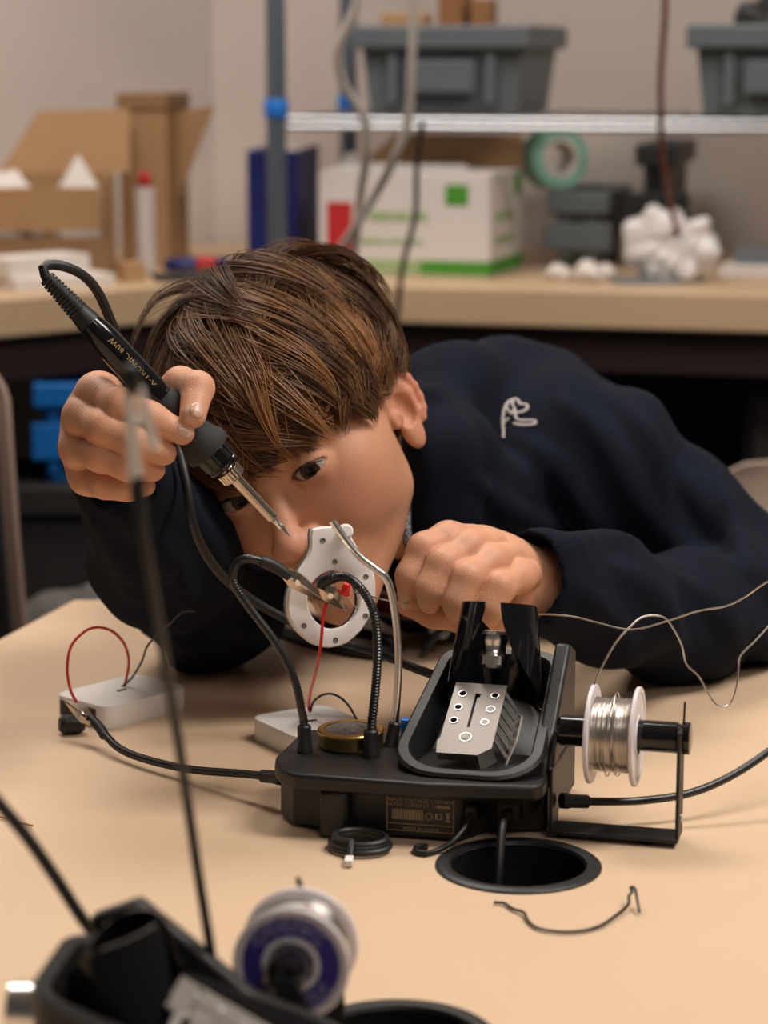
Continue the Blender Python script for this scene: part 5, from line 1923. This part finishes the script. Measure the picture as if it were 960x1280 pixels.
def hairline(ph, jit=0.0):
    """polar angle at which the hair stops in each direction"""
    als = np.linspace(0.3, 2.6, 150)
    pts = scalp(np.broadcast_to(als, (len(ph), 150)), np.broadcast_to(ph[:, None], (len(ph), 150)), np.full((len(ph), 150), .006))
    y, z = pts[..., 1], pts[..., 2]
    zl = np.where(y > 0.036, 0.0165, np.where(y > 0.006, -0.002 + (y - .006) * .4, np.where(y > -0.034, 0.020, -0.050)))
    below = z < zl
    return als[np.argmax(below, 1)]


PHT = np.linspace(-math.pi, math.pi, 361)
ALT = hairline(PHT)
ALT = np.convolve(np.concatenate([ALT[-7:-1], ALT, ALT[1:7]]), np.ones(7) / 7, 'same')[6:-6]


def al_end(ph):
    return np.interp((ph + math.pi) % (2 * math.pi) - math.pi, PHT, ALT)


NC, NS, NP = 430, 17000, 14
cph = RNG.uniform(-math.pi, math.pi, NC)
cu = RNG.uniform(0.0, 1.0, NC)
ce = al_end(cph)
cal = np.arccos(1 - cu * (1 - np.cos(np.maximum(ce - .12, .3))))
clen = RNG.uniform(0.75, 1.15, NC)
front = np.exp(-((cph - 0.25) / 0.9) ** 2)
drift = 0.42 * front + 0.10 - 0.35 * np.exp(-((cph + 1.1) / 0.6) ** 2) + RNG.normal(0, 0.15, NC)
lift = np.abs(RNG.normal(0, 1, NC)) * 0.0040
flick = RNG.normal(0.001, 0.0030, NC)
curl = RNG.normal(0, 0.13, NC)
ctone = np.clip(RNG.beta(1.6, 2.6, NC) + 0.05, 0, 1)
cow = (cal < 0.42) & (RNG.random(NC) < 0.55)
lift[cow] += RNG.uniform(0.003, 0.016, cow.sum())
ci = RNG.integers(0, NC, NS)
da, dp = RNG.normal(0, 0.075, NS), RNG.normal(0, 0.075, NS)
t = np.linspace(0, 1, NP)[None, :]
a0 = np.maximum(cal[ci] + da, 0.01)
p0 = cph[ci] + dp / np.maximum(np.sin(a0), .35)
aend = al_end(cph[ci] + drift[ci]) + RNG.normal(0, 0.045, NS) + RNG.normal(0, .05, NC)[ci]
L = np.clip(aend - cal[ci], 0.10, clen[ci] * RNG.uniform(.85, 1.08, NS))
conv = 1 - 0.84 * t ** 1.2
al = cal[ci][:, None] + da[:, None] * conv + L[:, None] * t
ph = cph[ci][:, None] + (p0 - cph[ci])[:, None] * conv + drift[ci][:, None] * t ** 1.2 * np.minimum(1, L[:, None]) + curl[ci][:, None] * np.sin(t * 3.4 + 1)
al = np.maximum(al, 0.01)
lay = 0.0030 + 0.0052 * (1 - np.clip(a0 / np.maximum(aend, .5), 0, 1))[:, None] + RNG.uniform(0, .0035, NS)[:, None]
hh = 0.001 + (lay + lift[ci][:, None]) * np.sin(np.clip(t * 1.25, 0, 1) * math.pi / 2) * (1 - 0.35 * t ** 3)
hh = hh + (cow[ci][:, None] * 0.006 * t ** 2)
hh = hh + 0.0030 * np.sin(t * math.pi) + np.maximum(flick[ci][:, None] * t ** 3, -.002)
pts = scalp(al, ph, hh)
pts += RNG.normal(0, .0004, (NS, 1, 3))
pw = hw(pts)
wid = RNG.uniform(.00020, .00036, NS)[:, None] * np.array([0.8] + [1.0] * (NP - 4) + [.8, .5, .12])[None, :]
T_ = np.gradient(pw, axis=1)
T_ /= np.linalg.norm(T_, axis=2, keepdims=True) + 1e-12
nrm = pw - hw(C0)
U_ = np.cross(T_, nrm)
U_ /= np.linalg.norm(U_, axis=2, keepdims=True) + 1e-12
N_ = np.cross(U_, T_)
ring_ = []
for q in (0.5, 2.6, 4.7):
    ring_.append(pw + (U_ * math.cos(q) * 1.25 + N_ * math.sin(q) * .8) * wid[..., None])
RV = np.stack(ring_, 2).reshape(-1, 3)
base = (np.arange(NS)[:, None, None] * NP * 3 + np.arange(NP - 1)[None, :, None] * 3)
k3 = np.arange(3)[None, None, :]
RFc = np.stack([base + k3, base + (k3 + 1) % 3, base + 3 + (k3 + 1) % 3, base + 3 + k3], -1).reshape(-1, 4)
tone = np.clip(ctone[ci] + RNG.normal(0, .16, NS), 0, 1)[:, None]
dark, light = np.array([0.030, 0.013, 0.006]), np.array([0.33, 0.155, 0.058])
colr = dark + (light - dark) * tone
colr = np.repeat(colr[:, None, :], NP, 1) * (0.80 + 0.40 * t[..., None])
colr = np.repeat(colr[:, :, None, :], 3, 2).reshape(-1, 3)
# close-fitting under layer
na_, np_ = 40, 72
pg = np.linspace(-math.pi, math.pi, np_ + 1)[:-1]
ag = np.linspace(0.02, 1.0, na_)[:, None] * (al_end(pg) - .03)[None, :]
cap_v = hw(scalp(ag, np.broadcast_to(pg, (na_, np_)), np.broadcast_to(0.0045 * np.cos(np.linspace(0, 1, na_)[:, None] ** 3 * 1.5), (na_, np_)))).reshape(-1, 3)
ii, jj = np.meshgrid(np.arange(na_ - 1), np.arange(np_), indexing='ij')
cap_f = np.stack([ii * np_ + jj, ii * np_ + (jj + 1) % np_, (ii + 1) * np_ + (jj + 1) % np_, (ii + 1) * np_ + jj], -1).reshape(-1, 4)
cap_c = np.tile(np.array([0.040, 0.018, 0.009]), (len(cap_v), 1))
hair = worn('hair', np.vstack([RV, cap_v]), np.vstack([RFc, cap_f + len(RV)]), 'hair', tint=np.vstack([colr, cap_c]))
hair['label'] = 'tousled brown hair with a swept fringe'

# ---- hoodie
G = Field((-0.27, 1.37, 0.56), (0.40, 2.22, 1.04), 0.0032)
G.capsule(CH, WA, 0.088, 0.125)
G.capsule(SHR, SHL, 0.060, 0.062, 0.05)
G.capsule(P(640, 545, 1.86), SHL, 0.070, 0.066, 0.04)
G.capsule(SHL, ELL, 0.064, 0.052, 0.03)
G.chain([ELL, FML, P(760, 752, 1.535), P(668, 727, 1.476)], [0.050, 0.0425, 0.037, 0.0300], 0.02, 0.012)
G.capsule(SHR, ELR, 0.058, 0.047, 0.03)
G.chain([ELR, FMR, P(152, 594, 1.388)], [0.046, 0.043, 0.0262], 0.02, 0.014)
G.capsule(P(562, 545, 1.735), P(600, 690, 1.735), 0.052, 0.056, 0.04)
G.capsule(P(560, 570, 1.66), P(585, 680, 1.68), 0.040, 0.046, 0.03)
# hood folds behind the neck and down the front
G.chain([P(524, 530, 1.66), P(566, 496, 1.74), P(640, 488, 1.82), P(720, 520, 1.82)], [0.022, 0.032, 0.034, 0.03], 0.02, 0.014)
G.chain([P(534, 520, 1.63), P(551, 575, 1.60), P(550, 640, 1.60), P(545, 700, 1.64), P(528, 745, 1.69)], [0.020, 0.022, 0.022, 0.020, 0.018], 0.02, 0.012)
G.chain([P(600, 470, 1.80), P(640, 452, 1.84), P(690, 474, 1.86)], [0.014, 0.016, 0.012], 0.01, 0.010)


def folds(x, y, z):
    a_ = wavy(x, y, z, 42.0, 3) * 0.0062 + wavy(x, y, z, 95.0, 4) * 0.0030
    # diagonal drag lines from shoulder to elbow, tighter folds near the bent elbow and cuffs
    g1_ = np.exp(-(((x - ELL[0]) / .11) ** 2 + ((y - ELL[1]) / .13) ** 2 + ((z - ELL[2]) / .09) ** 2))
    g2_ = np.exp(-(((x - ELR[0]) / .08) ** 2 + ((y - ELR[1]) / .09) ** 2 + ((z - ELR[2]) / .08) ** 2))
    g3_ = np.exp(-(((x - SHL[0]) / .12) ** 2 + ((y - SHL[1]) / .12) ** 2 + ((z - SHL[2]) / .10) ** 2))
    w1 = np.sin(150 * (x * .75 + z * .6) + 3 * wavy(x, y, z, 25, 8))
    w2 = np.sin(170 * (z * .8 - x * .4 + y * .3) + 3 * wavy(x, y, z, 25, 9))
    w3 = np.sin(95 * (x * .8 - z * .55) + 2.5 * wavy(x, y, z, 18, 10))
    return a_ + g1_ * w1 * .0075 + g2_ * w2 * .0062 + g3_ * w3 * .0070


G.put(folds, (-0.27, 1.37, 0.56), (0.40, 2.22, 1.04), 0, 'offset', 0.0)
# drag folds lying on the cloth
gv, gf = G.mesh()
bvh = BVHTree.FromPolygons([Vector(p) for p in gv], [tuple(int(i) for i in f) for f in gf])
RIDGES = [([(527, 505), (560, 474), (610, 456), (660, 462), (715, 488)], .0065), ([(524, 520), (536, 570), (534, 635), (524, 690)], .0050),
          ([(640, 545), (700, 590), (745, 660)], .0070), ([(700, 505), (765, 560), (800, 640)], .0075), ([(765, 498), (812, 556), (832, 630)], .0070),
          ([(845, 590), (885, 640), (905, 700)], .0080), ([(890, 605), (918, 655), (932, 715)], .0075), ([(705, 682), (765, 676), (835, 690), (905, 704)], .0070),
          ([(722, 735), (765, 775), (790, 828)], .0060), ([(765, 712), (822, 748), (850, 815)], .0070), ([(850, 730), (900, 770), (930, 830)], .0070),
          ([(590, 600), (640, 640), (690, 660)], .0060), ([(122, 650), (148, 692), (165, 742)], .0050), ([(160, 645), (204, 690), (236, 750)], .0060), ([(240, 640), (276, 705), (292, 785)], .0060)]
for line, rr in RIDGES:
    q_ = []
    for a_, b_, _ in spline([(u, v, 0) for u, v in line], 12.0):
        d_ = Vector(unit(_ray(a_, b_)))
        h_ = bvh.ray_cast(Vector(CAM), d_)[0]
        if h_ is not None and (not q_ or np.linalg.norm(np.array(h_) - q_[-1]) < .03):
            q_.append(np.array(h_ + d_ * rr * .55))
    if len(q_) > 2:
        n_q = len(q_)
        G.chain(q_, [rr * (0.35 + 0.65 * math.sin(math.pi * (i + .5) / n_q)) for i in range(n_q)], .004, .010)
# openings: neck, cuffs
nd = unit(P(470, 610, 1.58) - CH)
G.capsule(P(486, 745, 1.60), P(502, 690, 1.63), 0.030, 0.024, 0.010, 'cut')
du = unit(P(672, 727, 1.478) - P(760, 752, 1.535))
G.capsule(P(672, 727, 1.478) + du * .004, P(672, 727, 1.478) + du * .05, 0.0262, 0.032, 0.003, 'cut')
dr_ = unit(P(152, 594, 1.388) - FMR)
G.capsule(P(152, 594, 1.388) + dr_ * .010, P(152, 594, 1.388) + dr_ * .05, 0.0225, 0.030, 0.003, 'cut')
# the table keeps the sleeves flat where they rest
G.put(lambda x, y, z: np.maximum(z - (TABLE + 0.0012), y - 1.856) + 0 * x, (-0.27, 1.37, 0.56), (0.40, 1.90, 0.80), 0.004, 'cut', 0.0)
gv, gf = G.mesh()
hood = worn('hoodie', gv, gf, 'hoodie')
hood['label'] = 'navy fleece hoodie'
sm = hood.modifiers.new('smooth', 'SMOOTH')
sm.factor = 0.5
sm.iterations = 2

# ---- striped shirt in the open neck
S = Field((-0.06, 1.60, 0.75), (0.14, 1.90, 0.98), 0.003)
S.capsule(CH, P(520, 720, 1.735), 0.060, 0.042)
S.capsule(P(525, 690, 1.70), neck_w, 0.040, 0.050, 0.02)
S.capsule(hw((0, -0.03, -0.04)), neck_w + unit(neck_w - hw((0, -.03, -.04))) * .0, 0.056, 0.048, 0.006, 'cut')
sv, sf = S.mesh()
worn('shirt', sv, sf, 'stripes')['label'] = 'maroon, black and white striped shirt'

# ---- trousers
Q = Field((0.0, 1.55, 0.05), (0.58, 2.28, 0.70), 0.008)
Q.capsule(WA + np.array([.01, .01, -.06]), HIP, 0.112, 0.096)
for k, kx in enumerate(KN):
    Q.capsule(HIP + np.array([(-.07, .07)[k], -.02, 0]), kx, 0.074, 0.056, 0.02)
    Q.capsule(kx, np.array([kx[0], kx[1] + .04, 0.12]), 0.056, 0.046, 0.02)
qv, qf = Q.mesh()
worn('trousers', qv, qf, 'dark_panel')

# ---- embroidered emblem, laid on the cloth
deps = bpy.context.evaluated_depsgraph_get()
bvh = BVHTree.FromPolygons([Vector(p) for p in gv], [tuple(int(i) for i in f) for f in gf])


def on_cloth(px_, py_, off=0.0006):
    d = Vector(unit(_ray(px_, py_)))
    h_, nrm_, _, _ = bvh.ray_cast(Vector(CAM), d)
    return None if h_ is None else np.array(h_ - d * off)


EMB = [[(280, 650), (280, 560), (270, 450), (285, 330), (315, 250), (365, 205), (430, 185), (465, 215), (480, 245), (540, 248), (570, 270), (550, 310), (500, 335), (435, 345), (425, 390), (450, 430), (520, 440), (640, 440), (665, 462), (640, 485), (540, 495), (450, 490), (395, 472)],
       [(395, 215), (385, 250), (410, 290), (405, 330), (375, 355), (335, 320), (315, 270)], [(290, 470), (315, 430), (350, 410)]]
em = MB()
for k, line in enumerate(EMB):
    s2 = spline([(600 + u / 9.6, 480 + v / 9.6, 0) for u, v in line], 1.0)
    w3 = [on_cloth(a_, b_) for a_, b_, _ in s2]
    w3 = [p - PO for p in w3 if p is not None]
    if len(w3) > 3:
        em.tube(np.array(w3), 0.00125 if k != 2 else 0.0007, 6)
eo = em.build('embroidery', 'thread', hood)
eo['label'] = 'pale embroidered outline of a dog'

# ---- drawstring
ds = px((509, 625, 1.580), (508, 655, 1.572), (510, 678, 1.572), (517, 705, 1.585), (532, 735, 1.62), (544, 765, 1.652), (549, 783, 1.664))
ds_o = MB().tube(np.array(spline(ds, 0.002)) - PO, 0.0030, 10).build('drawstring', 'cord', hood)
kn = P(549, 787, 1.668)
MB().tube(np.array([kn + np.array([.005 * math.cos(q), .003 * math.sin(q * 2), .0045 * math.sin(q)]) for q in np.linspace(0, 6.28, 20)]) - PO, .0030, 8).build('knot', 'cord', ds_o)
MB().tube(np.array(px((546, 792, 1.667), (538, 803, 1.664), (530, 815, 1.66))) - PO, .0026, 10).build('cord_tip', 'aglet', ds_o)
